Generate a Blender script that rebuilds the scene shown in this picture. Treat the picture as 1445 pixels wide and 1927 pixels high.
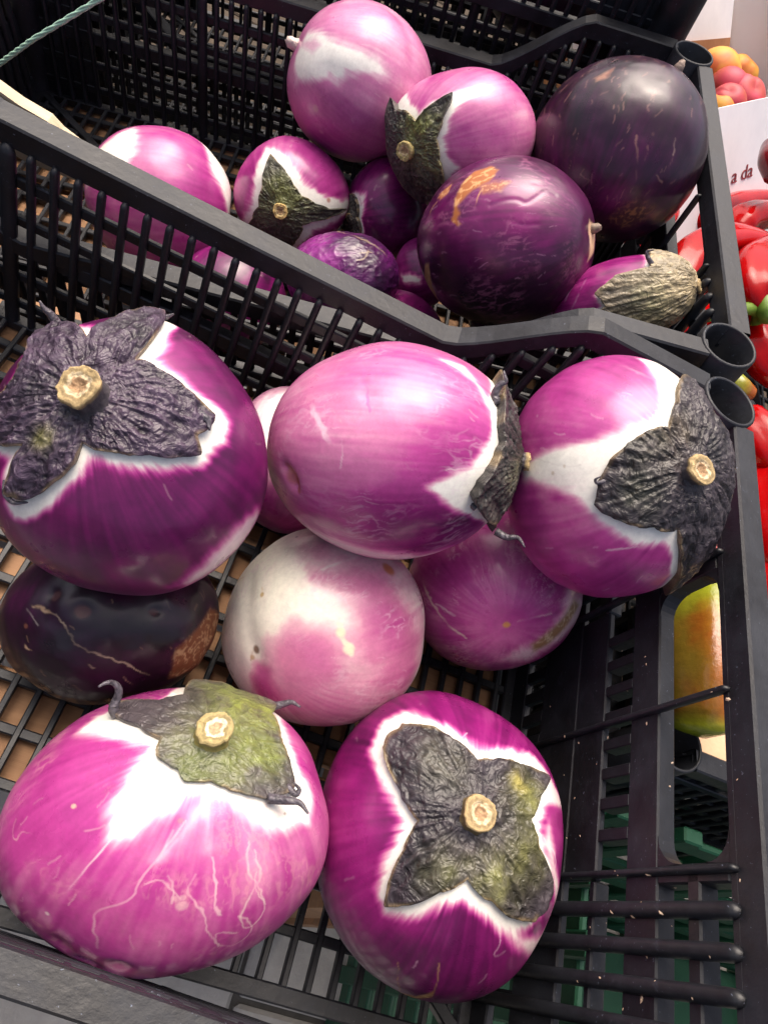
import bpy, bmesh, math, random
import numpy as np
from mathutils import Matrix, Vector
for ob in list(bpy.data.objects): bpy.data.objects.remove(ob)
scene = bpy.context.scene
COL = scene.collection
rng = random.Random(7); nrg = np.random.default_rng(11)

# ------------------------------------------------------------------ camera
FPX = 1327.98; PW, PH = 1445.0, 1927.0
CAM = np.array([-0.18847912, -0.26013912, 0.33693194])
CR = np.array([[0.8972382554946223, -0.3957589679961711, -0.19580181849914588],
               [0.22887878428624547, 0.796079125766266, -0.5602432753928135],
               [0.3775950409904997, 0.4578568168869206, 0.8048534775035514]])
cd = bpy.data.cameras.new('camera'); cam = bpy.data.objects.new('camera', cd); COL.objects.link(cam)
cd.sensor_fit = 'VERTICAL'; cd.sensor_height = 24.0; cd.lens = FPX / PH * 24.0
cd.clip_start = 0.01; cd.clip_end = 200
m4 = Matrix([list(CR[i]) + [CAM[i]] for i in range(3)] + [[0, 0, 0, 1]]); cam.matrix_world = m4
scene.camera = cam

# ------------------------------------------------------------------ world, sun, exposure
SUN_EL, SUN_AZ = math.radians(64), math.radians(-20)      # azimuth from +Y towards +X
world = bpy.data.worlds.new('World'); scene.world = world; world.use_nodes = True
wn = world.node_tree; wn.nodes.clear()
sky = wn.nodes.new('ShaderNodeTexSky'); sky.sky_type = 'NISHITA'; sky.sun_disc = False
sky.sun_elevation = SUN_EL; sky.sun_rotation = SUN_AZ
sky.air_density = 0.75; sky.dust_density = 10.0; sky.ozone_density = 0.0
bg = wn.nodes.new('ShaderNodeBackground'); bg.inputs[1].default_value = 0.125
wo = wn.nodes.new('ShaderNodeOutputWorld')
wn.links.new(sky.outputs[0], bg.inputs[0]); wn.links.new(bg.outputs[0], wo.inputs[0])
sd = bpy.data.lights.new('sun', 'SUN'); sd.energy = 1.3; sd.angle = math.radians(48); sd.color = (1.0, 0.93, 0.84)
sun = bpy.data.objects.new('sun', sd); COL.objects.link(sun)
sdir = Vector((math.sin(SUN_AZ) * math.cos(SUN_EL), math.cos(SUN_AZ) * math.cos(SUN_EL), math.sin(SUN_EL)))
sun.rotation_euler = sdir.to_track_quat('Z', 'Y').to_euler(); sun.location = (0, 0, 3)
vs = scene.view_settings
vs.view_transform = 'Standard'; vs.look = 'None'; vs.gamma = 1.0; vs.exposure = 0.90; vs.use_curve_mapping = False
scene.render.engine = 'CYCLES'
scene.render.resolution_x = 767; scene.render.resolution_y = 1024
scene.cycles.max_bounces = 8

# ------------------------------------------------------------------ helpers
def ray(p):
    d = np.array([(p[0] - PW / 2) / FPX, -(p[1] - PH / 2) / FPX, -1.0]); d = CR @ d
    return d / np.linalg.norm(d)
def atz(p, z): r = ray(p); return CAM + r * ((z - CAM[2]) / r[2])
def aty(p, y): r = ray(p); return CAM + r * ((y - CAM[1]) / r[1])
def Zm(x0, y0, s, pts): return [(x0 + x / s, y0 + y / s) for x, y in pts]

def h3(ix, iy, iz):
    n = (ix.astype(np.int64) * 374761393 + iy.astype(np.int64) * 668265263 + iz.astype(np.int64) * 2147483647) & 0xFFFFFFFF
    n = ((n ^ (n >> 13)) * 1274126177) & 0xFFFFFFFF
    return ((n ^ (n >> 16)) & 0xFFFF) / 65535.0
def vnoise(P):
    i = np.floor(P); f = P - i; f = f * f * f * (f * (f * 6 - 15) + 10); i = i.astype(np.int64)
    r = 0
    for dx in (0, 1):
        wx = f[:, 0] if dx else 1 - f[:, 0]
        for dy in (0, 1):
            wy = f[:, 1] if dy else 1 - f[:, 1]
            for dz in (0, 1):
                wz = f[:, 2] if dz else 1 - f[:, 2]
                r = r + wx * wy * wz * h3(i[:, 0] + dx, i[:, 1] + dy, i[:, 2] + dz)
    return r * 2 - 1
def fbm(P, o=3, seed=0.0):
    P = np.asarray(P) + seed * np.array([17.3, 9.1, 31.7]); a, s, t = 1.0, 0, 0
    for k in range(o):
        s = s + a * vnoise(P); t += a; a *= .5; P = P * 2.03 + 5.7
    return s / t
def ridged(P, o=3, seed=0.0):
    P = np.asarray(P) + seed * np.array([17.3, 9.1, 31.7]); a, s, t = 1.0, 0, 0
    for k in range(o):
        s = s + a * (1 - np.abs(vnoise(P)) * 2); t += a; a *= .5; P = P * 2.1 + 3.3
    return s / t
def sst(a, b, x): t = np.clip((x - a) / (b - a), 0, 1); return t * t * (3 - 2 * t)
def poly_sdf(U, poly):
    poly = np.asarray(poly, float); n = len(poly)
    d2 = np.full(len(U), 1e9); ins = np.zeros(len(U), bool)
    for k in range(n):
        a = poly[k]; b = poly[(k + 1) % n]; e = b - a; w = U - a
        t = np.clip((w @ e) / max(e @ e, 1e-12), 0, 1); r = w - t[:, None] * e
        d2 = np.minimum(d2, (r * r).sum(1))
        c = (a[1] > U[:, 1]) != (b[1] > U[:, 1])
        if abs(e[1]) > 1e-12: ins ^= c & (U[:, 0] < e[0] * (U[:, 1] - a[1]) / e[1] + a[0])
    d = np.sqrt(d2); return np.where(ins, -d, d)
def chaikin(p):
    p = np.asarray(p, float)
    for _ in range(2):
        if len(p) < 3: break
        a = p[:-1] * .75 + p[1:] * .25; b = p[:-1] * .25 + p[1:] * .75; q = np.empty((2 * len(a), p.shape[1])); q[0::2] = a; q[1::2] = b; p = np.vstack([p[:1], q, p[-1:]])
    return p
def line_dist(U, pts):
    pts = np.asarray(pts, float); d2 = np.full(len(U), 1e9)
    for k in range(len(pts) - 1):
        a = pts[k]; e = pts[k + 1] - a; w = U - a
        t = np.clip((w @ e) / max(e @ e, 1e-12), 0, 1); r = w - t[:, None] * e
        d2 = np.minimum(d2, (r * r).sum(1))
    return np.sqrt(d2)

def np_mesh(name, V, Q=None, T=None, smooth=True, col=None):
    me = bpy.data.meshes.new(name)
    loops = []; sizes = []
    if T is not None and len(T): loops.append(np.asarray(T).ravel()); sizes.append(np.full(len(T), 3))
    if Q is not None and len(Q): loops.append(np.asarray(Q).ravel()); sizes.append(np.full(len(Q), 4))
    loops = np.concatenate(loops).astype(np.int32); sizes = np.concatenate(sizes).astype(np.int32)
    me.vertices.add(len(V)); me.vertices.foreach_set('co', np.asarray(V, np.float32).ravel())
    me.loops.add(len(loops)); me.loops.foreach_set('vertex_index', loops)
    me.polygons.add(len(sizes)); st = np.concatenate([[0], np.cumsum(sizes)[:-1]]).astype(np.int32)
    me.polygons.foreach_set('loop_start', st); me.polygons.foreach_set('loop_total', sizes)
    me.polygons.foreach_set('use_smooth', np.full(len(sizes), smooth))
    me.update(calc_edges=True)
    if col is not None:
        at = me.color_attributes.new('Col', 'FLOAT_COLOR', 'POINT')
        at.data.foreach_set('color', np.asarray(col, np.float32).ravel())
    me.validate()
    return me
def link(name, me, mat=None, parent=None, loc=(0, 0, 0)):
    o = bpy.data.objects.new(name, me); COL.objects.link(o); o.location = loc
    if mat is not None and me is not None and not me.materials: me.materials.append(mat)
    if parent is not None: o.parent = parent
    return o
def thing(name, label, cat, loc=(0, 0, 0), group=None):
    o = bpy.data.objects.new(name, None); COL.objects.link(o); o.location = loc; o.empty_display_size = .02
    return tag(o, label, cat, group)
def tag(o, label, cat, group=None):
    o['label'] = label; o['category'] = cat
    if group: o['group'] = group
    return o
def bm_mesh(name, bm, smooth=False):
    me = bpy.data.meshes.new(name); bmesh.ops.recalc_face_normals(bm, faces=bm.faces); bm.to_mesh(me); bm.free()
    if smooth:
        for p in me.polygons: p.use_smooth = True
    return me
def bm_box(bm, a, b, sh=None, bev=0.0):
    vs_ = [bm.verts.new((x, y, z)) for x in (a[0], b[0]) for y in (a[1], b[1]) for z in (a[2], b[2])]
    fs = [bm.faces.new([vs_[i] for i in q]) for q in ((0, 1, 3, 2), (4, 6, 7, 5), (0, 4, 5, 1), (2, 3, 7, 6), (0, 2, 6, 4), (1, 5, 7, 3))]
    if bev > 0:
        es = list({e for f in fs for e in f.edges}); bmesh.ops.bevel(bm, geom=es, offset=bev, segments=1, affect='EDGES')
def tube_arrays(path, radii, ns=10, cap=True):
    path = np.asarray(path, float); n = len(path); V = []
    tn = np.gradient(path, axis=0); tn /= np.linalg.norm(tn, axis=1)[:, None] + 1e-12
    up = np.array([0.31, 0.2, 0.93]); a = np.cross(tn[0], up); a /= np.linalg.norm(a)
    for i in range(n):
        a = a - (a @ tn[i]) * tn[i]; a /= np.linalg.norm(a); b = np.cross(tn[i], a)
        ph = np.arange(ns) / ns * 2 * np.pi
        V.append(path[i] + radii[i] * (np.cos(ph)[:, None] * a + np.sin(ph)[:, None] * b))
    V = np.concatenate(V); Q = []
    for i in range(n - 1):
        for j in range(ns): k = (j + 1) % ns; Q.append((i * ns + j, i * ns + k, (i + 1) * ns + k, (i + 1) * ns + j))
    T = []
    if cap:
        V = np.vstack([V, path[0], path[-1]]); c0, c1 = len(V) - 2, len(V) - 1
        for j in range(ns):
            k = (j + 1) % ns; T.append((c0, k, j)); T.append((c1, (n - 1) * ns + j, (n - 1) * ns + k))
    return V, Q, T

# ------------------------------------------------------------------ materials
def mat_new(name):
    m = bpy.data.materials.new(name); m.use_nodes = True; nt = m.node_tree
    return m, nt, nt.nodes['Principled BSDF'], nt.nodes.new, nt.links.new
def n_noise(nt, scale, detail=3, rough=.6, vec=None, dist=0):
    n = nt.nodes.new('ShaderNodeTexNoise'); n.inputs['Scale'].default_value = scale; n.inputs['Detail'].default_value = detail
    n.inputs['Roughness'].default_value = rough; n.inputs['Distortion'].default_value = dist
    if vec is None:
        tc = nt.nodes.get('TC') or nt.nodes.new('ShaderNodeTexCoord'); tc.name = 'TC'; vec = tc.outputs['Object']
    nt.links.new(vec, n.inputs['Vector']); return n
def n_ramp(nt, src, stops):
    r = nt.nodes.new('ShaderNodeValToRGB'); els = r.color_ramp.elements
    while len(els) < len(stops): els.new(0.5)
    for e, (p, c) in zip(els, stops):
        e.position = p; e.color = (c, c, c, 1) if not hasattr(c, '__len__') else (*c, 1)
    nt.links.new(src, r.inputs[0]); return r
def n_mix(nt, fac, a, b, mode='MIX'):
    x = nt.nodes.new('ShaderNodeMix'); x.data_type = 'RGBA'; x.blend_type = mode
    for s, v in ((x.inputs[0], fac), (x.inputs[6], a), (x.inputs[7], b)):
        if hasattr(v, 'is_linked'): nt.links.new(v, s)
        elif hasattr(v, '__len__'): s.default_value = (*v, 1)
        else: s.default_value = v
    return x.outputs[2]
def n_math(nt, op, a, b=0.0):
    x = nt.nodes.new('ShaderNodeMath'); x.operation = op
    for s, v in ((x.inputs[0], a), (x.inputs[1], b)):
        if hasattr(v, 'is_linked'): nt.links.new(v, s)
        else: s.default_value = v
    return x.outputs[0]
def n_bump(nt, bs, h, dist, strength=1.0):
    b = nt.nodes.new('ShaderNodeBump'); b.inputs['Distance'].default_value = dist; b.inputs['Strength'].default_value = strength
    nt.links.new(h, b.inputs['Height']); nt.links.new(b.outputs[0], bs.inputs['Normal']); return b

def mk_skin():
    m, nt, bs, N, L = mat_new('eggplant_skin')
    a = N('ShaderNodeAttribute'); a.attribute_name = 'Col'
    n1 = n_noise(nt, 420, 4, .7); n2 = n_noise(nt, 60, 4, .6)
    v = n_ramp(nt, n1.outputs[0], [(.3, .90), (.7, 1.08)])
    c = n_mix(nt, 1.0, a.outputs['Color'], v.outputs[0], 'MULTIPLY'); L(c, bs.inputs['Base Color'])
    r = n_ramp(nt, n2.outputs[0], [(.3, .25), (.75, .42)])
    rr = n_math(nt, 'ADD', r.outputs[0], n_math(nt, 'MULTIPLY', a.outputs['Alpha'], .4)); L(rr, bs.inputs['Roughness'])
    bs.inputs['IOR'].default_value = 1.45; bs.inputs['Coat Weight'].default_value = .28; bs.inputs['Coat IOR'].default_value = 1.5
    L(n_math(nt, 'ADD', n_ramp(nt, n2.outputs[0], [(.3, .10), (.75, .22)]).outputs[0], n_math(nt, 'MULTIPLY', a.outputs['Alpha'], .5)), bs.inputs['Coat Roughness'])
    n3 = n_noise(nt, 900, 3, .6); n_bump(nt, bs, n_math(nt, 'ADD', n3.outputs[0], n_math(nt, 'MULTIPLY', n2.outputs[0], 1.5)), .00007, .5)
    return m
def mk_calyx():
    m, nt, bs, N, L = mat_new('dried_calyx')
    a = N('ShaderNodeAttribute'); a.attribute_name = 'Col'
    n1 = n_noise(nt, 380, 3, .6); v = n_ramp(nt, n1.outputs[0], [(.3, .82), (.72, 1.18)])
    L(n_mix(nt, 1.0, a.outputs['Color'], v.outputs[0], 'MULTIPLY'), bs.inputs['Base Color'])
    bs.inputs['Roughness'].default_value = .40
    n2 = n_noise(nt, 150, 3, .5, dist=2.2); n_bump(nt, bs, n2.outputs[0], .0017, .8)
    return m
def mk_attr(name, rough, bscale=600, bdist=.0003):
    m, nt, bs, N, L = mat_new(name)
    a = N('ShaderNodeAttribute'); a.attribute_name = 'Col'
    n1 = n_noise(nt, bscale, 4, .6); v = n_ramp(nt, n1.outputs[0], [(.3, .85), (.7, 1.12)])
    L(n_mix(nt, 1.0, a.outputs['Color'], v.outputs[0], 'MULTIPLY'), bs.inputs['Base Color'])
    bs.inputs['Roughness'].default_value = rough; n_bump(nt, bs, n1.outputs[0], bdist, .8)
    return m
def mk_plastic(name, base, dust, rough=.42):
    m, nt, bs, N, L = mat_new(name)
    n1 = n_noise(nt, 35, 5, .65); n2 = n_noise(nt, 700, 3, .7); n3 = n_noise(nt, 130, 4, .8, dist=1.5)
    f1 = n_ramp(nt, n1.outputs[0], [(.42, 0), (.75, .55)]); f2 = n_ramp(nt, n3.outputs[0], [(.62, 0), (.74, .5)])
    sp = n_ramp(nt, n2.outputs[0], [(.685, 0), (.71, .7)])
    c = n_mix(nt, f1.outputs[0], base, dust); c = n_mix(nt, f2.outputs[0], c, [min(1, x * 1.5) for x in dust])
    c = n_mix(nt, sp.outputs[0], c, [min(1, x * 5) for x in dust]); L(c, bs.inputs['Base Color'])
    r = n_ramp(nt, n1.outputs[0], [(.3, rough - .06), (.7, rough + .14)]); L(r.outputs[0], bs.inputs['Roughness'])
    bs.inputs['Specular IOR Level'].default_value = .40
    n4 = n_noise(nt, 260, 4, .6); n_bump(nt, bs, n4.outputs[0], .0004, .5)
    return m
def mk_wood(name, c1, c2, rough=.7):
    m, nt, bs, N, L = mat_new(name)
    tc = N('ShaderNodeTexCoord'); mp = N('ShaderNodeMapping'); mp.inputs['Scale'].default_value = (8, 90, 60); L(tc.outputs['Object'], mp.inputs[0])
    n1 = n_noise(nt, 1.6, 6, .65, mp.outputs[0], .6); n2 = n_noise(nt, 14, 3, .5)
    r = n_ramp(nt, n1.outputs[0], [(.3, c2), (.68, c1)]); L(n_mix(nt, n_ramp(nt, n2.outputs[0], [(.35, 0), (.7, .5)]).outputs[0], r.outputs[0], c2), bs.inputs['Base Color'])
    bs.inputs['Roughness'].default_value = rough; n_bump(nt, bs, n1.outputs[0], .0006, .6); return m
def mk_plain(name, c1, c2, rough=.6, scale=60, bump=.0003, bscale=300, **kw):
    m, nt, bs, N, L = mat_new(name)
    n1 = n_noise(nt, scale, 5, .65); L(n_ramp(nt, n1.outputs[0], [(.32, c2), (.68, c1)]).outputs[0], bs.inputs['Base Color'])
    bs.inputs['Roughness'].default_value = rough
    for k, v in kw.items(): bs.inputs[k].default_value = v
    n2 = n_noise(nt, bscale, 4, .6); n_bump(nt, bs, n2.outputs[0], bump, .7); return m
M_SKIN, M_CALYX = mk_skin(), mk_calyx()
M_STEM, M_CUT = mk_attr('stem_skin', .6, 500, .0006), mk_attr('cut_stem', .75, 700, .0006)
M_BLACK = mk_plastic('black_crate_plastic', (.0090, .0093, .0118), (.032, .037, .050), .42)
M_GREEN = mk_plastic('green_crate_plastic', (.006, .055, .026), (.012, .075, .040), .5)
M_WOOD = mk_wood('pale_box_wood', (.38, .205, .098), (.23, .115, .052))
M_WOOD2 = mk_wood('bleached_lath_wood', (.72, .60, .42), (.52, .40, .25))
M_CARD = mk_plain('brown_cardboard', (.43, .20, .085), (.35, .15, .06), .85, 40, .0004, 200)
M_WHITECARD = mk_plain('white_cardboard', (.78, .76, .78), (.70, .68, .71), .55, 25, .0002, 150)
M_INK = mk_plain('red_ink', (.22, .015, .02), (.17, .01, .015), .6)
M_PAPER = mk_plain('white_paper', (.82, .80, .80), (.76, .74, .74), .7, 12, .0008, 30)
M_STONE = mk_plain('pavement_stone', (.40, .385, .36), (.27, .26, .245), .85, 30, .0015, 90)
M_JOINT = mk_plain('paving_joint', (.10, .095, .09), (.06, .058, .055), .9, 80)
M_RED = mk_plain('red_pepper_skin', (.42, .003, .004), (.30, .002, .003), .12, 18, .0002, 120, IOR=1.33)
M_DKRED = mk_plain('dark_red_pepper_skin', (.16, .006, .010), (.09, .004, .008), .2, 18, .0004, 60)
M_PGREEN = mk_plain('pepper_stalk', (.16, .26, .03), (.09, .17, .02), .45, 90)
M_TWINE = mk_plain('green_twine', (.46, .70, .56), (.32, .56, .43), .8, 300, .0006, 700)
M_PUNNET, nt, bs, N, L = mat_new('clear_plastic')
bs.inputs['Base Color'].default_value = (.86, .86, .88, 1); bs.inputs['Roughness'].default_value = .25
bs.inputs['Transmission Weight'].default_value = .35; bs.inputs['IOR'].default_value = 1.2

# ------------------------------------------------------------------ the setting: pavement under the stall
GZ = -0.30
bm = bmesh.new(); bmesh.ops.create_grid(bm, x_segments=2, y_segments=2, size=30); ground = link('pavement', bm_mesh('pavement', bm), M_JOINT, loc=(0, 0, GZ - .008)); ground['kind'] = 'structure'
bm = bmesh.new(); bm_box(bm, (-.098, -.098, -.02), (.098, .098, .008), bev=.003); slab_me = bm_mesh('paving_slab', bm); slab_me.materials.append(M_STONE)
for ix in range(-5, 5):
    for iy in range(-5, 5):
        s_ = link('paving_slab', slab_me, None, ground, (ix * .2 + .06, iy * .2 + .02 + .1 * (ix % 2), rng.uniform(-.001, .001)))
        s_.rotation_euler = (rng.uniform(-.004, .004), rng.uniform(-.004, .004), math.pi / 2 * rng.randrange(4))

# ------------------------------------------------------------------ plastic crates (inner rim corner at the local origin)
CL, CW, CH, CDIP, CT = .4737, .270, .1586, .0439, .0066
def rim_z(x):
    s = min(-x, x + CL); t = min(1, max(0, (s - .073) / .055)); t = t * t * (3 - 2 * t) * .35 + t * .65
    return CH - CDIP * t
def shear(z): return -CT * (1 - z / CH)
def wall_box(name, s0, s1, o0, o1, z0, z1, bev=.0007):
    bm = bmesh.new(); bm_box(bm, (s0, o0, z0), (s1, o1, z1), bev=bev)
    for v in bm.verts: v.co.y += shear(v.co.z)
    return bm_mesh(name, bm)
def rib_mesh(name, z1, w, proud=.0032):
    prof = [(-w / 2, .0004), (-w / 2, -proud * .35), (-w * .42, -proud * .7), (-w * .22, -proud * .95), (w * .22, -proud * .95), (w * .42, -proud * .7), (w / 2, -proud * .35), (w / 2, .0004)]
    lev = [(0.0, 1.0, 0), (z1 - w * .7, 1.0, 0), (z1 - w * .42, .93, 0), (z1 - w * .2, .78, 0), (z1 - w * .04, .5, 0), (z1 + w * .04, .12, 0)]
    V = []; Q = []; n = len(prof)
    for z, k, _ in lev:
        for a, b in prof: V.append((a * k, b * k if b < 0 else b, z))
    V = np.array(V); V[:, 1] += shear(V[:, 2])
    for i in range(len(lev) - 1):
        for j in range(n): Q.append((i * n + j, i * n + (j + 1) % n, (i + 1) * n + (j + 1) % n, (i + 1) * n + j))
    return np_mesh(name, V, Q, smooth=True)
def rim_mesh(name, s0, s1, zf, n):
    band = .0105
    sec = [(0, -band), (0, -.0009), (.0009, 0), (.0106, 0), (.0115, -.0009), (.0115, -.009), (.0095, -.009), (.0095, -.003), (.0025, -.003), (.0025, -band)]
    S = np.linspace(s0, s1, n); V = []
    for s in S:
        z = zf(s)
        for a, b in sec: V.append((s, a + (shear(z + b) if a < .003 else 0), z + b))
    k = len(sec); Q = []
    for i in range(n - 1):
        for j in range(k): Q.append((i * k + j, (i + 1) * k + j, (i + 1) * k + (j + 1) % k, i * k + (j + 1) % k))
    me = np_mesh(name, np.array(V), Q, smooth=False); return me
def post_mesh(name):
    ns = 28; ro, ri = .0143, .0124; V = []; Q = []; zt = CH + .0008
    rings = [(ro - .002, -.004), (ro, .06), (ro, zt - .0007), (ro - .0006, zt), (ri + .0005, zt), (ri, zt - .0006), (ri - .0004, .02), (.0005, .0195)]
    for r, z in rings:
        for j in range(ns): a = j / ns * 2 * math.pi; V.append((r * math.cos(a), r * math.sin(a), z))
    for i in range(len(rings) - 1):
        for j in range(ns): k = (j + 1) % ns; Q.append((i * ns + j, i * ns + k, (i + 1) * ns + k, (i + 1) * ns + j))
    me = np_mesh(name, np.array(V), Q, smooth=True); return me
def build_crate(mat):
    root = thing('plastic_crate', '', 'crate')
    P = []
    def add(name, me, place):
        if not me.materials: me.materials.append(mat)
        o = link(name, me, None, root); x, y, rz = place; o.location = (x, y, 0); o.rotation_euler = (0, 0, rz)
        if abs(rz - math.pi) < 1e-6: o.rotation_euler = (.052, 0, rz); o.location.y -= .0060 + (.0034 if name == 'rib' else 0)
        return o
    PI = math.pi
    def far(s): return (s, 0, 0)                       # wall frame: s along, outward +y
    def near(s): return (-CL - s, -CW, PI)
    def right(s): return (0, s, -PI / 2)               # s is a crate y value
    def left(s): return (-CL, -CW - s, PI / 2)
    # corner posts
    pm = post_mesh('corner_post')
    for x in (-.002, -CL + .002):
        for y in (-.001, -CW + .001): add('corner_post', pm, (x, y, 0))
    # long walls
    rm = rim_mesh('rim', -CL + .013, -.013, rim_z, 70)
    for f in (far, near): add('rim', rm, f(0))
    low = CH - CDIP - .0095
    rl = rib_mesh('rib', low, .0036); st = rib_mesh('rib', low, .0072, .0036)
    nr = 42
    for i in range(nr):
        s = -.0225 - i * (CL - .045) / (nr - 1); z1 = rim_z(s) - .0095
        wide = i in (11, 30)
        me = (st if wide else rl) if abs(z1 - low) < 1e-4 else rib_mesh('rib', z1, .0072 if wide else .0036)
        for f in (far, near): add('rib', me, f(s))
    s0, s1 = -CL + .012, -.012
    for z0, z1, dp in ((.0845, .0905, .0030), (.0635, .069, .0030), (.046, .0555, .0065), (.0285, .034, .0030), (.009, .0145, .0030)):
        me = wall_box('rail', s0, s1, 0.0, dp, z0, z1)
        for f in (far, near): add('rail', me, f(0))
    me = wall_box('rail', s0 + .001, s1 - .001, .0004, .0028, .1035, .1045 + .0012)
    for f in (far, near): add('rail', me, f(0))
    for (a, b) in ((-.098, -.0125), (-CL + .0125, -CL + .098)):
        for z0, z1 in ((.1215, .1275),):
            me = wall_box('rail', a, b, 0.0, .005, z0, z1)
            for f in (far, near): add('rail', me, f(0))
    for (a, b) in ((-.052, -.0122), (-CL + .0122, -CL + .052)):   # solid corner panels
        me = wall_box('corner_panel', a, b, .0006, .0022, -.002, rim_z(a if a > -.2 else b) - .008)
        for f in (far, near): add('corner_panel', me, f(0))
    # short walls (wall frame of the right wall: s = -crate y after the quarter turn)
    rs = rim_mesh('rim', .013, CW - .013, lambda s: CH, 6)
    for f in (right, left): add('rim', rs, f(0))
    cy = .139
    rb = rib_mesh('rib', .1490, .0026, .003); rw = rib_mesh('rib', .1490, .0052, .0036)
    for k in (-.0605, 0, .0605):
        for f in (right, left):
            o = add('rib', rb if k == 0 else rb, f(0)); off(o, f, cy + k)
    for k in (.0725, .084, .0955, .107):
        for sg in (-1, 1):
            for f in (right, left): o = add('rib', rw, f(0)); off(o, f, cy + sg * k)
    a, b = .0128, CW - .0128
    H0, H1 = cy - .0535, cy + .058                     # handle zone
    for z0, z1, a_, b_, dp in ((-.002, .0135, a, b, .004), (.030, .0595, a, b, .0035), (.0595, .0797, H0 - .004, H1 + .004, .0034),
                               (.0762, .0798, a, H0 - .0042, .007), (.0762, .0798, H1 + .0042, b, .007), (.0968, .1133, a, b, .008),
                               (.127, .1328, a, H0 - .0005, .008), (.127, .1328, H1 + .0005, b, .008), (.145, .1487, a, b, .0024),
                               (.1131, .1452, H0 - .0065, H0, .0078), (.1131, .1452, H1, H1 + .0065, .0078)):
        me = wall_box('end_rail' if b_ - a_ > .02 else 'handle_jamb', a_, b_, 0.0, dp, z0, z1)
        for f in (right, left): add('end_rail' if b_ - a_ > .02 else 'handle_jamb', me, f(0))
    # rounded lower corners of the hand hole
    for sx, x0 in ((1, H0), (-1, H1)):
        for zz, sz in ((.1132, 1), (.1451, -1)):
            bm = bmesh.new(); r = .010; pts = [(x0 - sx * .0006, zz - sz * .0006)]
            for i in range(7):
                t = i / 6 * PI / 2; pts.append((x0 + sx * r * (1 - math.sin(t)), zz + sz * r * (1 - math.cos(t))))
            lo = [bm.verts.new((p, .0003, q)) for p, q in pts]; hi = [bm.verts.new((p, .0074, q)) for p, q in pts]
            bm.faces.new(lo); bm.faces.new(hi[::-1])
            for i in range(len(pts)): j = (i + 1) % len(pts); bm.faces.new((lo[i], lo[j], hi[j], hi[i]))
            for v in bm.verts: v.co.y += shear(v.co.z)
            me = bm_mesh('handle_fillet', bm)
            for f in (right, left): add('handle_fillet', me, f(0))
    dm = wall_box('slot_bar', -.0024, .0024, .0002, .0072, .0796, .097, .0004)
    n = 9
    for i in range(1, n):
        for f in (right, left): o = add('slot_bar', dm, f(0)); off(o, f, H0 + (H1 - H0) * i / n)
    dm2 = wall_box('slot_bar', -.003, .003, .0002, .0033, .0132, .0302, .0004)
    for i in range(1, 20):
        for f in (right, left): o = add('slot_bar', dm2, f(0)); off(o, f, a + (b - a) * i / 20)
    # floor
    fx0, fx1, fy0, fy1 = -CL + .006, -.006, -CW + .004, -.006
    bm = bmesh.new(); bm_box(bm, (-.0014, fy0, -.0042), (.0014, fy1, 0), bev=.0005); ym = bm_mesh('floor_bar', bm)
    for i in range(1, 43): add('floor_bar', ym, (fx0 + (fx1 - fx0) * i / 43, 0, 0))
    bm = bmesh.new(); bm_box(bm, (fx0, -.0022, -.0052), (fx1, .0022, -.0007), bev=.0006); xm = bm_mesh('floor_bar', bm)
    for i in range(1, 13): add('floor_bar', xm, (0, fy0 + (fy1 - fy0) * i / 13 + .003, 0))
    for (x0, y0, x1, y1) in ((fx0 - .002, fy1 - .004, fx1 + .002, fy1 + .003), (fx0 - .002, fy0 - .003, fx1 + .002, fy0 + .004), (fx0 - .0025, fy0 + .0042, fx0 + .006, fy1 - .0042), (fx1 - .006, fy0 + .0042, fx1 + .0025, fy1 - .0042)):
        bm = bmesh.new(); bm_box(bm, (x0, y0, -.0058), (x1, y1, .0006), bev=.0007); add('floor_edge', bm_mesh('floor_edge', bm), (0, 0, 0))
    for sx, cx in ((1, fx0), (-1, fx1)):
        for sy, cy_ in ((1, fy0), (-1, fy1)):
            bm = bmesh.new(); bm_box(bm, (-.004, -.0028, -.0056), (.085, .0028, .0009), bev=.0006); me = bm_mesh('floor_brace', bm)
            add('floor_brace', me, (cx, cy_, math.atan2(sy * .8, sx * 1.0)))
    return root
def off(o, f, s):
    # slide a piece along its wall by s (wall coordinate)
    rz = o.rotation_euler[2]; o.location.x += math.cos(rz) * s; o.location.y += math.sin(rz) * s
def copy_tree(o, parent=None):
    c = o.copy(); COL.objects.link(c); c.parent = parent
    for ch in list(o.children): copy_tree(ch, c)
    return c
CR_GROUP = 'black plastic produce crates'
front = build_crate(M_BLACK)
tag(front, 'black slatted plastic crate in front, holding the big pale and purple eggplants', 'crate', CR_GROUP)
RB = np.array([[0.9794227791882465, -0.09980915473065785, -0.17541138001601556], [0.08993668532397134, 0.993928902400417, -0.06337767435019503], [0.18067211251354862, 0.04629761986381171, 0.9824531124460025]])
OB = np.array([-0.0010160197407288706, 0.3110891631016438, 0.01894663127057626])
def pose(o, Rm, t): o.matrix_world = Matrix([list(Rm[i]) + [t[i]] for i in range(3)] + [[0, 0, 0, 1]])
def rotz(a): c, s = math.cos(a), math.sin(a); return np.array([[c, -s, 0], [s, c, 0], [0, 0, 1.0]])
def rotx(a): c, s = math.cos(a), math.sin(a); return np.array([[1, 0, 0], [0, c, -s], [0, s, c]])
back = copy_tree(front); pose(back, RB, OB)
tag(back, 'tilted black plastic crate behind the front one, with the shiny dark eggplant at its right', 'crate', CR_GROUP)
third = copy_tree(front); R3 = RB @ rotx(math.radians(3)); O3 = OB + RB @ np.array([-.012, .312, .100]); pose(third, R3, O3)
tag(third, 'black plastic crate at the top edge, rearmost of the eggplant crates', 'crate', CR_GROUP)
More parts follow.
